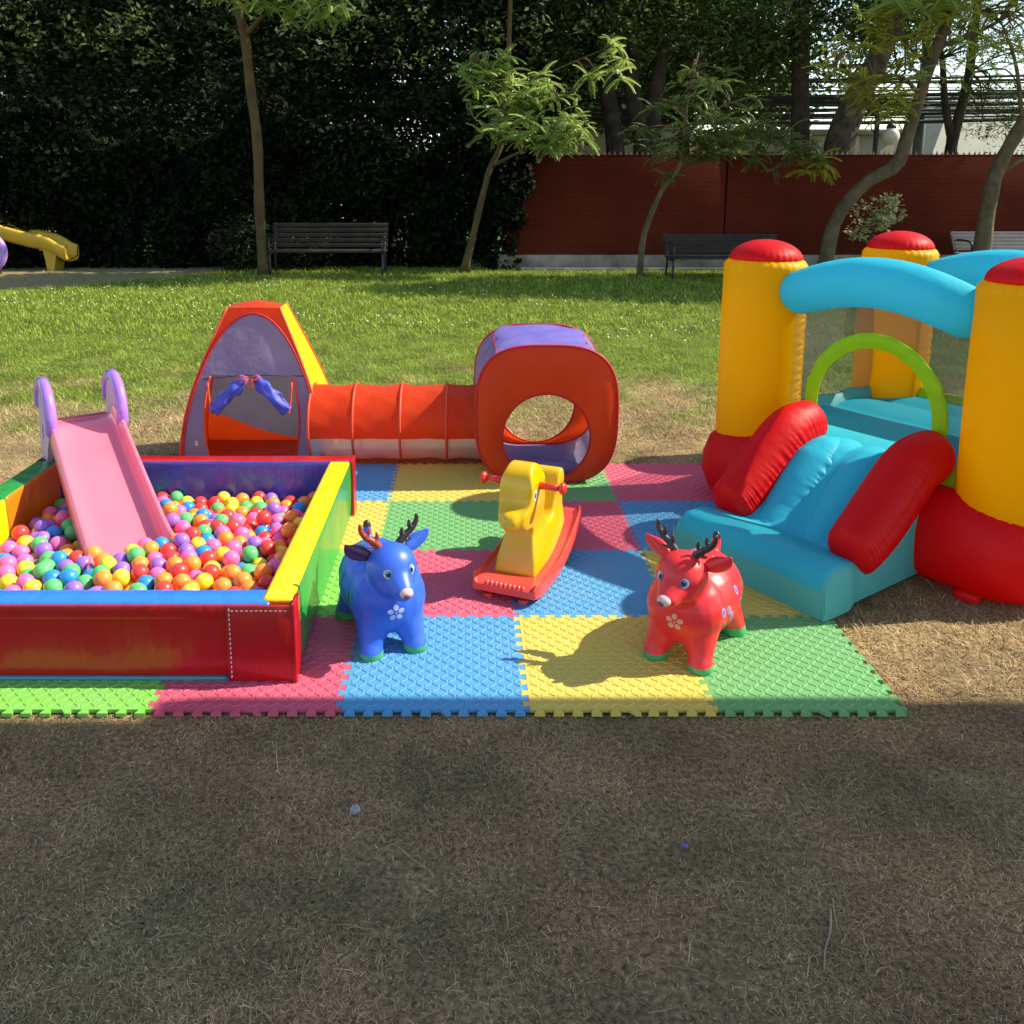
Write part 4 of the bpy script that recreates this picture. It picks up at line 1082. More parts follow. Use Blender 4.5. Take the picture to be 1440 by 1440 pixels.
# ================================================================== PLAY TUNNEL
m_mesh = M('white tunnel mesh', (.72, .66, .60), .7, alpha=.62, transl=.3)
tun = thing('play_tunnel', 'red nylon crawl tunnel with white mesh underside joining the tents', 'tunnel', (-.42, 4.99, 0))
RT = .226; hoops = [-.50, -.245, .03, .30, .51]
def tun_r(x):
    for a, b in zip(hoops, hoops[1:]):
        if a <= x <= b: return RT * (1 - .035 * math.sin(PI * (x - a) / (b - a)))
    return RT
nx, na = 70, 64
def tun_part(name, pred, mat):
    V = []; xs = np.linspace(hoops[0], hoops[-1], nx)
    for x in xs:
        for k in range(na):
            a = 2 * PI * k / na; r = tun_r(x) * (1 + .008 * math.sin(5 * a + 40 * x) + .006 * math.sin(11 * a - 30 * x))
            z = RT + .012 + r * math.sin(a); V.append((x, r * 1.02 * math.cos(a), max(z, .012)))
    F = [f for f in grid_faces(na, nx, wrap_u=True) if pred(sum(V[i][2] for i in f) / 4)]
    used = sorted({k for f in F for k in f}); ix = {k: n for n, k in enumerate(used)}
    return add(name, [V[k] for k in used], [tuple(ix[k] for k in f) for f in F], mat, tun)
tun_part('fabric', lambda z: z > .200, f_red); tun_part('mesh_panel', lambda z: z <= .202, m_mesh)
for h_ in hoops:
    ring = [(h_, (RT + .003) * 1.02 * math.cos(a), max(RT + .012 + (RT + .003) * math.sin(a), .012)) for a in np.linspace(0, 2 * PI, 49)[:-1]]
    V, F = tube_vf(ring, .0075, 8, closed=True); add('hoop', V, F, m_pipe_l, tun)

# ================================================================== CUBE TENT
CC = Vector((.435, 4.53, .017)); CD = .70
cube = thing('cube_tent', 'red cube play tent with round openings and violet blue roof', 'tent', CC)
def cube_out(a):
    ca, sa = math.cos(a), math.sin(a); e = 2 / 3.1
    return (.388 * math.copysign(abs(ca) ** e, ca), .388 + .388 * math.copysign(abs(sa) ** e, sa))
def cube_hole(a): return (.242 * math.cos(a), .262 + .245 * math.sin(a))
NA = 96; NR = 14
for yy, nm, sg in ((0, 'front_panel', -1), (CD, 'back_panel', 1)):
    V = []
    for j in range(NR):
        t = j / (NR - 1)
        for k in range(NA):
            a = 2 * PI * k / NA; h0 = cube_hole(a); h1 = cube_out(a)
            bulge = sg * (.02 * math.sin(PI * t) - .035 * (1 - t) * 0 + .006 * math.sin(5 * a) * t * (1 - t) * 4)
            V.append((h0[0] + (h1[0] - h0[0]) * t, yy + bulge, h0[1] + (h1[1] - h0[1]) * t))
    add(nm, V, grid_faces(NA, NR, wrap_u=True), f_red, cube)
    for fn, r_, nm2 in ((cube_out, .0075, 'edge_piping'), (cube_hole, .0055, 'hole_piping')):
        ring = [(fn(a)[0], yy + sg * .001, fn(a)[1]) for a in np.linspace(0, 2 * PI, NA + 1)[:-1]]
        V, F = tube_vf(ring, r_, 8, closed=True); add(nm2, V, F, m_pipe, cube)
NY = 22
def cube_side(name, a0, a1, mat, sag=.05, amp=.006):
    n = 40; V = []
    for j in range(NY):
        t = j / (NY - 1)
        for k in range(n):
            a = a0 + (a1 - a0) * k / (n - 1); p = cube_out(a); s = 1 - sag * math.sin(PI * t) + amp * math.sin(9 * a + 4 * t * 3) * math.sin(11 * t + a * 3)
            V.append((p[0] * s, CD * t, max(.388 + (p[1] - .388) * s, .002)))
    return add(name, V, grid_faces(n, NY), mat, cube)
cube_side('roof_panel', R(52), R(128), fabric('violet roof nylon', (.20, .17, .66), .4, (.26, .22, .72), 1.0), .055, .02)
cube_side('side_panel', R(-42), R(52), f_blue); cube_side('side_panel', R(128), R(222), f_blue)
cube_side('floor_panel', R(222), R(318), f_blue, 0.0, .0)
for a in (R(52), R(128)):
    pts = []
    for t in np.linspace(0, 1, 16):
        p = cube_out(a); s = 1 - .047 * math.sin(PI * t); pts.append((p[0] * s, CD * t, .388 + (p[1] - .388) * s))
    tube('seam', pts, .004, m_pipe, cube, 6)
V, F = crumple(spline([(-.22, .12, .035), (0, .14, .04), (.22, .13, .035)], 16), .03, 9); add('rolled_flap', V, F, f_blue, cube)

# ================================================================== BOUNCY DEER
def rubber(name, c, c2=None): return M(name, c, .40, c2=c2, nscale=5, sss=.15, coat=.05, spec=.45)
def deer(label, loc, rz, cname, body_c, body_c2, ear_c, antl, spots, head_turn=0.0, dark_ear=False):
    t = thing('bouncy_deer', label, 'toy deer', (loc[0], loc[1], .0185), rz, 'inflatable rubber deer on the mats')
    t.scale = (.9, .88, .86)
    mb = rubber(cname + ' rubber', body_c, body_c2)
    HT = Matrix.Rotation(head_turn, 3, 'Z'); hc = Vector((0, -.115, .355))
    H = lambda p: hc + HT @ (Vector(p) - hc)
    pc_ = [ell((0, .06, .215), (.168, .22, .16)), ell((0, -.06, .21), (.156, .135, .152)), ell((0, .17, .215), (.15, .125, .148)), cap_tube([(-.03, -.09, .15), (.03, -.09, .15)], [.08, .08]), cap_tube([(-.03, .17, .15), (.03, .17, .15)], [.08, .08]),
           cap_tube([(0, -.07, .24), (0, -.10, .33)], [.115, .092]),
           ell(H((0, -.125, .372)), (.1, .098, .098)), cap_tube([H((0, -.15, .355)), H((0, -.232, .315))], [.082, .047]),
           ell(H((0, -.15, .325)), (.082, .085, .06)),
           cap_tube([(0, .25, .30), (0, .285, .345), (0, .29, .39)], [.026, .022, .018])]
    for s in (-1, 1):
        pc_.append(cap_tube([(s * .06, -.085, .14), (s * .085, -.125, .052)], [.082, .05]))
        pc_.append(cap_tube([(s * .09, -.135, .03), (s * .09, -.14, .012)], [.049, .052]))
        pc_.append(cap_tube([(s * .07, .15, .14), (s * .105, .205, .055)], [.085, .052]))
        pc_.append(cap_tube([(s * .11, .215, .03), (s * .11, .217, .012)], [.05, .054]))
        pc_.append(cap_tube([(s * .03, -.0, .37), (s * .03, .04, .34)], [.03, .03]))
    body = remesh('body', pc_, .0075, mb, t, 9)
    # flat soles
    for v in body.data.vertices: v.co.z = max(v.co.z, .0)
    mg = rubber('green hoof rubber', (.04, .36, .12)); md = rubber('dark antler rubber', (.035, .022, .03)); mw = rubber('white nose rubber', (.66, .46, .46))
    # hooves: cut the feet off the body as green parts
    def split(nm, co, no, mat, pred):
        bm = bmesh.new(); bm.from_mesh(body.data)
        g = [f for f in bm.faces if pred(f.calc_center_median())]
        gs = set(g); ge = {e for f in g for e in f.edges}; gv = {v for f in g for v in f.verts}
        bmesh.ops.bisect_plane(bm, geom=list(gv) + list(ge) + g, plane_co=co, plane_no=no)
        cut = [f for f in bm.faces if pred(f.calc_center_median()) and (f.calc_center_median() - Vector(co)).dot(Vector(no)) > 0]
        if cut:
            b2 = bm.copy(); idx = {f.index for f in cut}
            bm.faces.index_update(); idx = {f.index for f in cut}; b2 = bm.copy(); b2.faces.ensure_lookup_table()
            bmesh.ops.delete(b2, geom=[f for f in b2.faces if f.index not in idx], context='FACES')
            bmesh.ops.delete(bm, geom=cut, context='FACES')
            m2 = bpy.data.meshes.new(nm); b2.to_mesh(m2); b2.free(); m2.materials.append(mat)
            m2.polygons.foreach_set('use_smooth', np.full(len(m2.polygons), True)); link(nm, m2, t)
        bm.to_mesh(body.data); bm.free()
        body.data.polygons.foreach_set('use_smooth', np.full(len(body.data.polygons), True))
    for s in (-1, 1):
        split('hoof', (0, 0, .047), (0, .12, -1), mg, lambda c, s=s: c.z < .1 and c.x * s > .012 and c.y < .05)
        split('hoof', (0, 0, .05), (0, -.05, -1), mg, lambda c, s=s: c.z < .1 and c.x * s > .03 and c.y > .1)
    split('tail_tip', (0, .29, .375), (0, .1, 1), md, lambda c: c.y > .24 and c.z > .33)
    bvh = BVHTree.FromPolygons([v.co.copy() for v in body.data.vertices], [tuple(p.vertices) for p in body.data.polygons])
    def decal(nm, o, d, shape, mat, off, parent=t, roll=0.0):
        """flat painted patch laid on the skin: shape = list of (u,v)"""
        o = Vector(o); d = Vector(d).normalized()
        up = Vector((0, 0, 1)); s_ = d.cross(up).normalized(); u_ = s_.cross(d)
        cr, sr = math.cos(roll), math.sin(roll)
        rings = 4; V, F = [], []
        for j in range(rings + 1):
            for (a, b) in shape:
                k = j / rings; uu, vv = a * k, b * k; uu, vv = uu * cr - vv * sr, uu * sr + vv * cr
                q = o + s_ * uu + u_ * vv; h = bvh.ray_cast(q, d)
                if h[0] is None: h = bvh.find_nearest(q + d * .15)
                V.append(h[0] + h[1] * off)
        n = len(shape)
        for j in range(rings):
            for i in range(n): F.append((j * n + i, j * n + (i + 1) % n, (j + 1) * n + (i + 1) % n, (j + 1) * n + i))
        return add(nm, V, F, mat, parent)
    def oval(a, b, n=16): return [(a * math.cos(2 * PI * i / n), b * math.sin(2 * PI * i / n)) for i in range(n)]
    # nose
    V, F = ell(H((0, -.268, .318)), (.027, .024, .022)); add('nose', V, F, mw, t)
    V, F = ell(H((-.004, -.287, .312)), (.014, .009, .011)); add('nostril', V, F, rubber('nostril rubber', (.16, .06, .09)), t)
    # eyes
    m_ew = rubber('eye white', (.50, .60, .68)); m_ei = rubber('eye iris ' + cname, (.03, .25, .42) if cname == 'blue' else (.1, .12, .35)); m_ep = rubber('eye pupil', (.006, .006, .012))
    for s in (-1, 1):
        o = H((s * .062, -.42, .382)); d = HT @ Vector((-s * .06, 1, 0))
        e = decal('eye', o, d, oval(.015, .018), m_ew, .0014)
        o2 = H((s * .058, -.42, .381)); decal('iris', o2, d, oval(.0115, .0145), m_ei, .0026, e); decal('pupil', o2, d, oval(.0075, .0095), m_ep, .0036, e)
        o3 = H((s * .062, -.42, .389)); decal('glint', o3, d, oval(.003, .003, 8), m_ew, .0046, e)
        lash = [(-.026, .0), (-.022, .014), (-.008, .023), (.008, .025), (.02, .02), (.028, .012), (.02, .023), (.006, .031), (-.01, .029), (-.024, .018)]
    # chest flower: five petals and a centre
    m_fl = rubber(cname + ' flower paint', (.42, .50, .80) if cname == 'blue' else (.74, .34, .24))
    for k in range(5):
        a = R(90 + 72 * k); o = (.0 + .0225 * math.cos(a), -.4, .20 + .0225 * math.sin(a))
        decal('petal', o, (0, 1, 0), [(x * 1.0, y) for x, y in oval(.0125, .0105)], m_fl, .0014, t, a)
    decal('flower_centre', (0, -.4, .20), (0, 1, 0), oval(.004, .005, 10), m_fl, .0016)
    # coloured spots on the flanks
    pal = spots
    for s in (-1, 1):
        for k, (yy, zz) in enumerate([(-.075, .27), (-.06, .17), (-.02, .22), (.06, .31), (.14, .29), (.0, .19), (.09, .21), (.17, .2), (.04, .13), (.20, .27)]):
            sm = pal[k % len(pal)]; o = (s * .4, yy, zz); d = (-s, 0, -.15 if zz > .26 else 0)
            sp = decal('spot', o, d, oval(.0135, .02), sm[0], .0013, t, .2); decal('spot_centre', o, d, oval(.007, .012), sm[1], .0024, sp, .2)
    for (xx, yy) in ((.05, .12), (-.05, .16), (.0, .06)):
        sp = decal('spot', (xx, yy, .6), (0, .001, -1), oval(.014, .019), pal[0][0], .0013); decal('spot_centre', (xx, yy, .6), (0, .001, -1), oval(.007, .011), pal[0][1], .0024, sp)
    # ears
    for s in (-1, 1):
        pth = spline([H((s * .075, -.095, .415)), H((s * .115, -.085, .432)), H((s * .155, -.085, .458)), H((s * .175, -.09, .485))], 12)
        rr = [.018, .024, .029, .033, .034, .033, .031, .027, .022, .016, .010, .004]
        V, F = tube_vf(pth, rr, 14, flat=1.0)
        P_, T_, N_ = frames(pth)
        V2 = []
        for i, v in enumerate(V):
            c = P_[i // 14]; dv = v - c; V2.append(c + Vector((dv.x, dv.y * .38, dv.z)) + Vector((0, .012 * (dv.z / .034) ** 2, 0)))
        em = rubber(cname + ' ear rubber', ear_c) if not (dark_ear and s < 0) else rubber('dark ear rubber', (.07, .02, .09))
        ear = add('ear', V2, F, em, t)
    # antlers: beam with tines
    for s in (-1, 1):
        am = antl[0] if s < 0 else antl[1]
        b1 = spline([H((s * .035, -.105, .445)), H((s * .06, -.105, .478)), H((s * .095, -.105, .505)), H((s * .115, -.105, .535)), H((s * .118, -.105, .56))], 14)
        pcs = [cap_tube(b1, np.linspace(.0175, .0085, 14), 10), cap_tube([H((s * .062, -.105, .478)), H((s * .05, -.108, .50)), H((s * .053, -.11, .518))], [.012, .0095, .006], 8),
               cap_tube([H((s * .095, -.105, .507)), H((s * .083, -.108, .528)), H((s * .085, -.108, .545))], [.011, .009, .006], 8), cap_tube([H((s * .05, -.105, .468)), H((s * .075, -.11, .462)), H((s * .09, -.112, .468))], [.010, .007, .005], 8)]
        remesh('antler', pcs, .003, am, t, 3)
    return t
a_dark = rubber('dark antler rubber', (.035, .022, .03)); a_red = rubber('rust antler rubber', (.34, .06, .035)); a_deep = rubber('maroon antler rubber', (.12, .02, .02))
sp_b = [(rubber('spot green', (.03, .22, .25)), rubber('spot green core', (.03, .30, .14))), (rubber('spot violet', (.12, .07, .5)), rubber('spot violet core', (.2, .1, .5))), (rubber('spot teal', (.02, .2, .42)), rubber('spot teal core', (.03, .28, .3)))]
sp_r = [(rubber('spot lilac', (.55, .30, .55)), rubber('spot blue core', (.10, .16, .60))), (rubber('spot olive', (.42, .30, .12)), rubber('spot olive core', (.22, .30, .12))), (rubber('spot pale', (.62, .30, .42)), rubber('spot lilac core', (.30, .25, .6)))]
deer('blue rubber bouncy deer with white chest flower', (-.305, 2.915), R(20), 'blue', (.018, .105, .62), (.04, .15, .68), (.03, .13, .62), (a_red, a_dark), sp_b, R(8), True)
deer('red rubber bouncy deer with spotted flanks', (.80, 2.835), R(-34), 'red', (.80, .022, .03), (.84, .035, .04), (.78, .025, .035), (a_dark, a_dark), sp_r, R(-6))

# ================================================================== ROCKER
p_ry = M('rocker yellow plastic', (.78, .45, .004), .3, c2=(.74, .41, .004), nscale=6, coat=.25); p_rr = M('rocker red plastic', (.82, .075, .055), .33, c2=(.76, .06, .05), nscale=4, coat=.25, sss=.1)
p_rh = M('rocker handle plastic', (.75, .03, .012), .3, coat=.3)
ro = thing('toy_rocker', 'yellow plastic animal rocker with handle pegs on a red base', 'rocker', (.275, 3.47, .0185), R(-23))
bp_ = [(-.215, .055), (-.185, .15), (-.150, .235), (-.175, .255), (-.225, .262), (-.258, .295), (-.255, .335), (-.215, .365), (-.205, .43), (-.185, .485), (-.135, .515), (-.08, .505), (-.04, .46), (-.025, .38), (-.015, .29), (.02, .225), (.08, .205), (.125, .235), (.15, .31), (.175, .375), (.215, .395), (.25, .365), (.26, .26), (.245, .13), (.23, .055)]
bp_ = [(y, z) for (x_, y, z) in spline([(0, y, z) for y, z in bp_], 90)]
o_ = extrude_vf(bp_, -.078, .078)
body = remesh('body', [o_, cap_tube([(-.022, -.25, .305), (.022, -.25, .305)], [.042, .042])], .0075, p_ry, ro, 18)
for v in body.data.vertices:
    z = v.co.z; v.co.x *= float(np.interp(z, [.04, .12, .22, .27, .34, .44, .52], [1.22, 1.08, .82, .80, .92, .95, .66])) * (1.0 if v.co.y > -.2 else float(np.interp(v.co.y, [-.29, -.2], [.72, 1.0])) if z > .24 else 1.0)
bvh = BVHTree.FromPolygons([v.co.copy() for v in body.data.vertices], [tuple(p.vertices) for p in body.data.polygons])
m_eye = M('printed eye', (.10, .12, .03), .4); m_eyew = M('printed eye white', (.75, .72, .6), .4)
for s in (-1, 1):
    for nm, rr_, mm, off in (('eye', .018, m_eyew, .001), ('pupil', .010, m_eye, .002)):
        V = []
        for j in range(3):
            for i in range(14):
                a = 2 * PI * i / 14; q = Vector((s * .3, -.175 + rr_ * j / 2 * math.cos(a), .40 + 1.3 * rr_ * j / 2 * math.sin(a))); h = bvh.ray_cast(q, Vector((-s, 0, 0)))
                V.append((h[0] if h[0] else q * .3) + Vector((s * off, 0, 0)))
        add(nm, V, grid_faces(14, 3, wrap_u=True), mm, ro)
    tube('handle', [(s * .06, -.12, .425), (s * .165, -.12, .425)], [.016, .014], p_rh, ro, 14)
    V, F = ell((s * .172, -.12, .425), (.016, .026, .026)); add('handle_knob', V, F, p_rh, ro)
# curved base board
nb = 26; V = []
def bz(y): return .008 + .55 * max(0, y + .10) ** 1.75 + .02 * max(0, -y - .24) / .1
ys_ = np.linspace(-.335, .33, nb)
csb = [(-1, .02), (-.985, .062), (-.94, .07), (-.86, .05), (.86, .05), (.94, .07), (.985, .062), (1, .02), (.95, 0), (-.95, 0)]
for y in ys_:
    w = .14 + .012 * math.cos(y * 4); k = min(1, (y + .335) / .03 + .55, (.33 - y) / .05 + .5)
    for (cx, cz) in csb: V.append((cx * w * (1 if -.31 < y < .30 else .93), y, bz(y) + cz * min(1, k) + .006))
F = grid_faces(len(csb), nb, wrap_u=True) + [tuple(range(len(csb))), tuple(reversed(range(len(V) - len(csb), len(V))))]
base = add('rocking_base', V, F, p_rr, ro, autos=50)
V, F = [], []
for k in range(9):
    v, f = ell((-.075 + k * .019, -.312, .063), (.0085, .022, .012), n=10, m=8); o2 = len(V); V += v; F += [tuple(i + o2 for i in q) for q in f]
tag(add('footrest_ribs', V, F, p_rr, base), kind='stuff')
for s in (-1, 1): bbox('stopper', (s * .075, -.31, .004), (.035, .03, .022), p_rr, base, bev=.004)

# ================================================================== BOUNCE HOUSE
def infl(name, c, b=.4, c2=None, tr=.3): return M(name, c, .5, c2=c2, nscale=2.5, bump=b, bscale=6, bdist=.03, transl=tr, spec=.3)
i_yel = infl('inflatable yellow', (.95, .56, .001), tr=.5); i_red = infl('inflatable red', (.88, .006, .010), tr=.4); i_blue = infl('inflatable sky blue', (.02, .64, .82), tr=.42); i_teal = infl('inflatable pale teal', (.12, .60, .58), .5, tr=.4)
i_lime = infl('inflatable lime', (.36, .66, .012), .8); m_net = M('dark netting', (.10, .10, .09), .8, alpha=.5)
e1 = Vector((.545, -.838, 0)).normalized(); nn_ = Vector((-e1.y, e1.x, 0))
FLp = Vector((1.53, 4.38, 0)); SP = 1.27; SQ = 1.22
bh_ = thing('bounce_house', 'yellow, red and sky blue inflatable bounce house with front slide', 'bounce house', FLp)
def W(s, q, z): return e1 * s - nn_ * q + Vector((0, 0, z))       # s along the front, q outwards
def wr(ang, zs, amp=.007, k=34, w=.05, seam=None):
    def sm(z, a):
        if seam is None: return 0.0
        d = (a - seam + PI) % (2 * PI) - PI
        return (.016 * math.sin(z * 205 + 2 * math.sin(z * 31)) * math.exp(-(d / .17) ** 2) + .010 * math.sin(z * 131 + 1) * math.exp(-((d + .12) / .25) ** 2) - .022 * math.exp(-(d / .03) ** 2)) * (1 if .36 < z < 1.2 else 0)
    return lambda r, z, a: r * (1 + sm(z, a) + sum(amp / .2 * (math.sin(k * a + ph) * .6 + math.sin(k * 1.7 * a + ph * 2) * .4) * math.exp(-abs(z - z0) / w) for z0, ph in zs))
PR = .2
for (s, q, tilt) in ((0, 0, 0), (SP, 0, 0), (0, -SQ, 0), (SP, -SQ, 0)):
    zt = 1.28 if not (s == 0 and q == 0) else 1.275
    prof = [(.10, .26), (.17, .27), (PR - .005, .31)] + [(PR + .006 * math.sin(PI * (z - .3) / 1.0), z) for z in np.linspace(.34, 1.14, 190)] + [(PR + .003, z) for z in np.linspace(1.15, zt - .03, 10)] + [(PR - .003, zt - .02), (PR - .012, zt - .008), (PR - .024, zt)]
    p = lathe('pillar', prof, i_yel, bh_, 120, loc=W(s, q, 0), fn=wr(0, [(zt, s + q), (.32, 1.3)], .006, 32, .045, seam=-.55 if s == 0 else None))
    capp = [(PR - .024, zt)] + [((PR - .022) * math.cos(t), zt + .1 * math.sin(t)) for t in np.linspace(.08, 1.5, 16)]
    lathe('pillar_cap', capp, i_red, p, 120, fn=wr(0, [(zt, s + q)], .006, 32, .03))
# vertical seam flap with puckers on each pillar, facing the net
for (s, q, d) in ((0, 0, (e1 * .75 + nn_ * .66)), (0, -SQ, (e1 * .9 - nn_ * .3))):
    d = d.normalized(); sd_ = Vector((-d.y, d.x, 0)); V = []; n = 60
    for j in range(n):
        z = .34 + .86 * j / (n - 1)
        for (u, v) in ((-.012, PR - .008), (-.004, PR + .014 + .0015 * math.sin(j * 1.9)), (.004, PR + .014 + .0015 * math.sin(j * 1.9)), (.012, PR - .008)):
            V.append(W(s, q, 0) + d * v + sd_ * (u + .003 * math.sin(j * .9)) + Vector((0, 0, z)))
    add('seam_flap', V, grid_faces(4, n), i_yel, bh_)
# base: inflated rounded square
def rsq(h, r, n=10):
    out = []
    for k, (cx, cy) in enumerate(((1, 1), (-1, 1), (-1, -1), (1, -1))):
        for i in range(n + 1):
            a = PI / 2 * k + PI / 2 * i / n; out.append((cx * (h - r) + r * math.cos(a), cy * (h - r) + r * math.sin(a)))
    # densify the straight runs
    dense = []
    for i, p in enumerate(out):
        q = out[(i + 1) % len(out)]; dd = math.hypot(q[0] - p[0], q[1] - p[1]); m_ = 16 if dd > .3 else 1
        for j in range(m_): dense.append((p[0] + (q[0] - p[0]) * j / m_, p[1] + (q[1] - p[1]) * j / m_))
    return dense
def loft(name, rings, mat, parent, capt=True):
    n = len(rings[0]); V = [v for r in rings for v in r]; F = grid_faces(n, len(rings), wrap_u=True)
    if capt: F += [tuple(reversed(range(n))), tuple(range(len(V) - n, len(V)))]
    return add(name, V, F, mat, parent)
cs_, cq_ = SP / 2, -SQ / 2
def ring_at(h, r, z, wob=0.0):
    return [W(cs_ + x, cq_ + y, z + wob * math.sin(9 * x) * math.sin(7 * y)) for x, y in rsq(h, r)]
hB = SP / 2 + .2
loft('base', [ring_at(hB - .08, .2, .012), ring_at(hB - .02, .22, .02), ring_at(hB + .02, .23, .06), ring_at(hB + .045, .24, .14), ring_at(hB + .045, .24, .23), ring_at(hB + .02, .23, .32), ring_at(hB - .02, .22, .37), ring_at(hB - .07, .2, .395), ring_at(hB - .16, .2, .40)], i_red, bh_)
# lime and teal skirt above the base, bounce floor with ridges
for nm, mt, side in (('skirt', i_lime, 'back'), ('skirt', i_teal, 'left'), ('skirt', i_lime, 'front')):
    n = 30; V = []
    for i in range(n):
        t = i / (n - 1)
        for z, o in ((.38, .03), (.42, .035), (.475, .01), (.475, -.01), (.38, -.03)):
            zz = z + .006 * math.sin(20 * t); a = .12 + (SP - .24) * t if side != 'front' else 1.0 + (SP - 1.12) * t
            V.append(W(a, -SQ + o, zz) if side == 'back' else (W(o * -1, -a, zz) if side == 'left' else W(a, .06 + o, zz)))
    add(nm, V, grid_faces(5, n), mt, bh_)
n = 44; V = []
for j in range(n):
    for i in range(n):
        s = -.02 + (SP + .04) * i / (n - 1); q = -.0 - SQ * j / (n - 1)
        V.append(W(s, q + .04, .395 + .035 * abs(math.sin(PI * 3.5 * j / (n - 1))) ** .6))
add('bounce_floor', V, grid_faces(n, n), i_blue, bh_)
# top arches between the pillars
def arch_tube(a, b, z0, z1, r, mat, flat=1.0):
    path = []; rad = []; m_ = 30
    for i in range(m_):
        t = i / (m_ - 1); p = a.lerp(b, t); z = z0 + (z1 - z0) * math.sin(PI * t); path.append(p + Vector((0, 0, z)))
        rad.append(r * (.86 + .14 * math.sin(PI * t) ** .5) * (1 if .04 < t < .96 else .82 if .01 < t < .99 else .45))
    V, F = tube_vf(path, rad, 36, flat=flat); return add('arch_beam', V, F, mat, bh_)
arch_tube(W(PR - .045, .03, 0), W(SP - PR + .05, .03, 0), 1.10, 1.215, .115, i_blue)
arch_tube(W(PR - .05, -SQ, 0), W(SP - PR + .05, -SQ, 0), 1.10, 1.2, .11, i_blue)
arch_tube(W(SP, -PR + .05, 0), W(SP, -SQ + PR - .05, 0), 1.10, 1.2, .11, i_blue)
# nets
def net(pts_fn, n=24, m=16, pred=None):
    V = [pts_fn(i / (n - 1), j / (m - 1)) for j in range(m) for i in range(n)]
    F = [f for k, f in enumerate(grid_faces(n, m)) if pred is None or pred((k % (n - 1) + .5) / (n - 1), (k // (n - 1) + .5) / (m - 1))]
    return add('netting', V, F, m_net, bh_, smooth=True)
net(lambda u, v: W(.0 + .01 * math.sin(6 * v), -(.15 + (SQ - .3) * u), .44 + .70 * v + .0 * u))
net(lambda u, v: W(.15 + (SP - .3) * u, -SQ + .01 * math.sin(5 * u), .44 + .66 * v))
net(lambda u, v: W(SP, -(.15 + (SQ - .3) * u), .44 + .66 * v))
AC, AH, AT = .655, .295, .93
def ar(s, z):  # inside the door arch?
    if z < .62: return abs(s - AC) < AH
    return ((s - AC) / AH) ** 2 + ((z - .62) / (AT - .62)) ** 2 < 1
net(lambda u, v: W(.15 + (SP - .3) * u, .01, .40 + .80 * v), 70, 60, lambda u, v: not ar(.15 + (SP - .3) * u, .40 + .80 * v) and .40 + .8 * v < 1.02 + .12 * math.sin(PI * u))
ap = [(AC - AH, .40), (AC - AH, .5), (AC - AH, .62)] + [(AC - AH * math.cos(a), .62 + (AT - .62) * math.sin(a)) for a in np.linspace(.15, PI - .15, 26)] + [(AC + AH, .62), (AC + AH, .5), (AC + AH, .40)]
n = len(ap); V = []
for i, (s, z) in enumerate(ap):
    a = ap[max(i - 1, 0)]; b = ap[min(i + 1, n - 1)]; tx, tz = b[0] - a[0], b[1] - a[1]; l = math.hypot(tx, tz); nx_, nz_ = -tz / l, tx / l
    wv = .007 * math.sin(i * 2.1)
    for (k, o) in ((-.004, .014), (.012, .022 + wv), (.034, .024 - wv), (.062, .018 + wv), (.066, .010), (.03, .006), (-.004, .008)):
        V.append(W(s + nx_ * (k - .01), .02 + o, z + nz_ * (k - .01)))
add('door_arch', V, grid_faces(7, n, wrap_u=True), i_lime, bh_, autos=40)
# front slide: body lofted along q
S0, S1 = .33, 1.03
def sl_z(q):
    return float(np.interp(q, [.02, .14, .22, .30, .40, .50, .58, .64, .70, .78, .86, .90], [.455, .47, .465, .43, .345, .255, .20, .165, .18, .20, .195, .17]))
qs = np.concatenate([np.linspace(.10, .86, 36), [.875, .888, .897, .902]]); rings = []
for q in qs:
    zt = sl_z(q); zb = .0; wv = .04 * math.sin(PI * min(1, max(0, (q - .1) / .8)))
    toe = max(0, (q - .66) / .24); e = .0 if toe < .001 else .0
    hw = (S1 - S0) / 2 + (.03 * min(1, toe * 3)); c = (S0 + S1) / 2
    prof = []
    for (x, z) in ((-1, .02), (-1.02, .3), (-1.01, .6), (-.99, .85), (-.95, .97), (-.9, 1.0), (-.7, 1.0), (-.55, .99), (-.42, 1.0), (-.25, 1.02), (-.1, 1.015), (-.02, .985), (.02, .985), (.1, 1.015), (.25, 1.02), (.42, 1.0), (.55, .99), (.7, 1.0), (.9, 1.0), (.95, .97), (.99, .85), (1.01, .6), (1.02, .3), (1, .02), (.5, .0), (0, 0), (-.5, 0)):
        t_ = max(0, (q - .86) / .042); rd = 1 - math.sqrt(max(0, 1 - t_ * t_)); sh = 1 - (.30 * rd if z > .6 else -.35 * rd)
        prof.append(W(c + x * hw, q + .012 * math.sin(PI * min(max(z, 0), 1)) * (1 if q > .88 else 0), max(.014, z * zt * sh + .016)))
    rings.append(prof)
npf = len(rings[0]); V = [v for r in rings for v in r]
F = grid_faces(npf, len(rings), wrap_u=True) + [tuple(reversed(range(npf))), tuple(range(len(V) - npf, len(V)))]
mi = []
for f in F:
    c = sum((Vector(V[i]) for i in f), Vector()) / len(f)
    k = [i % npf for i in f]
    side = all(i <= 4 or i >= 19 for i in k); mi.append(1 if side or len(f) > 4 else 0)
add('slide_ramp', V, F, [i_blue, i_teal], bh_, mi=mi, autos=70)  # pale teal sides: the blue's look on its shade side, put into colour
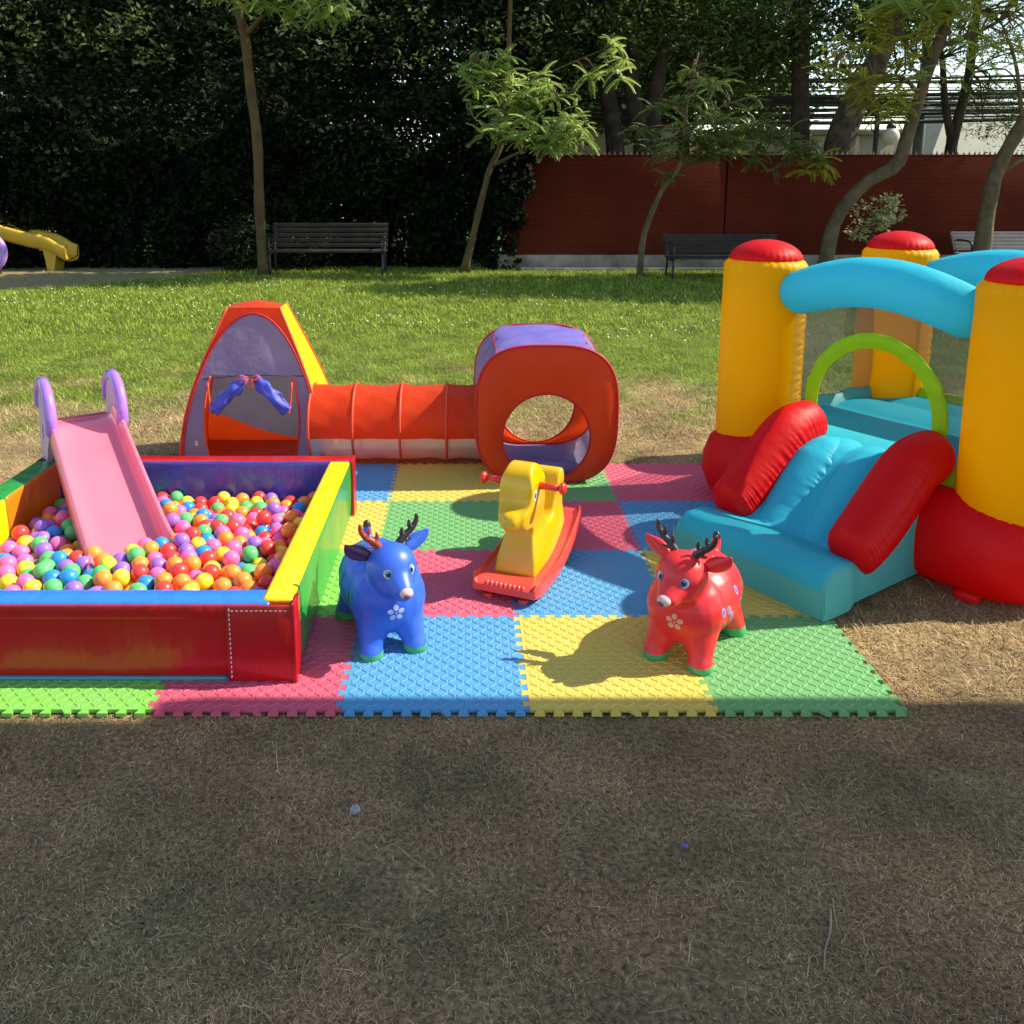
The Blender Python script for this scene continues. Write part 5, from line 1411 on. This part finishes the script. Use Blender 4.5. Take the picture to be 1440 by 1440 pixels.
# ramp lanes: two soft lanes rising over the ramp
for c in (S0 + .235, S1 - .235):
    pth = [W(c, q, sl_z(q) - .055 + .02 * math.sin(PI * (q - .08) / .5)) for q in np.linspace(.05, .62, 110)]
    V, F = tube_vf(pth, [.09 + .02 * math.sin(PI * k / 109) for k in range(110)], 48, flat=.72)
    for i, v in enumerate(V):
        k, a = i // 48, 2 * PI * (i % 48) / 48; sm_ = math.exp(-((a - 1.15) / .3) ** 2) + math.exp(-((a - 5.13) / .3) ** 2)
        v += (v - pth[k]) * (sm_ * (.03 * math.sin(k * 1.3 + 2 * math.sin(k * .3)) + .02 * math.sin(k * .7)))
    add('slide_lane', V, F, i_blue, bh_)
# side bolsters
for sgn, s in ((-1, S0 + .05), (1, S1 - .05)):
    pts = spline([W(s, .04, .50), W(s, .15, .505), W(s, .26, .475), W(s, .38, .385), W(s, .50, .29), W(s, .60, .225), W(s, .67, .19)], 150)
    tt = [k / 149 for k in range(150)]; rad = [(.115 + .022 * math.sin(PI * t)) * max(.06, (1 - max(0, (t - .86) / .14) ** 2.6) ** .5 if t > .5 else (1 - max(0, (.12 - t) / .12) ** 2.4) ** .5) for t in tt]
    P_, T_, N_ = frames(pts); V = []; n = 72
    for k, (p, t_, m_) in enumerate(zip(P_, T_, N_)):
        b = t_.cross(m_); rr = rad[min(k, len(rad) - 1)]
        for i in range(n):
            a = 2 * PI * i / n; seam = math.exp(-((a - PI * .42) / .34) ** 2) + math.exp(-((a - PI * 1.58) / .34) ** 2); crs = math.exp(-((a - PI * .42) / .05) ** 2) + math.exp(-((a - PI * 1.58) / .05) ** 2)
            q = rr * (1 - .03 * abs(math.sin(2 * a)) + seam * (.016 * math.sin(k * 1.15 + 2 * math.sin(k * .21)) + .010 * math.sin(k * .63 + 1)) - .035 * crs)
            V.append(p + m_ * q * math.cos(a) * .98 + b * q * math.sin(a) * .86)
    add('bolster', V, grid_faces(n, len(P_), wrap_u=True) + [tuple(reversed(range(n))), tuple(range(len(V) - n, len(V)))], i_red, bh_)
# anchor foot and toe seam
bbox('anchor_tab', W(SP - .02, .235, .026), (.09, .07, .045), i_red, bh_, bev=.015, rot=Matrix.Rotation(-.9, 3, 'Z'))
tube('toe_seam', [W(S1 + .028, .905, .02), W(S1 + .028, .912, .09), W(S1 + .02, .89, .155)], .004, i_teal, bh_, 6)

# ================================================================== SMALL THINGS ON THE TURF
m_straw = M('dead twig', (.34, .27, .18), .8, c2=(.22, .17, .11), nscale=20)
for (p, lab) in (([(.765, 1.566, .006), (.785, 1.61, .011), (.817, 1.66, .010), (.843, 1.72, .006)], 'pale dead twig lying on the shaded turf'),):
    tag(tube('twig', spline(p, 14), [.0018] * 8 + [.0026] * 6, m_straw, None, 7), lab, 'twig')
V, F = ell((-.30, 2.03, .014), (.014, .012, .011), n=10, m=7)
V = [v + Vector((random.uniform(-.003, .003), random.uniform(-.003, .003), random.uniform(-.002, .002))) for v in V]
tag(add('plastic_scrap', V, F, M('cloudy plastic', (.42, .42, .46), .3, transl=.3), None, smooth=False), 'small crumpled clear plastic scrap on the shaded turf', 'litter')
V, F = ell((.55, 1.905, .012), (.010, .007, .006), n=8, m=6)
tag(add('fallen_petal', V, F, M('violet petal', (.12, .08, .34), .6), None), 'tiny fallen violet petal on the shaded turf', 'petal')
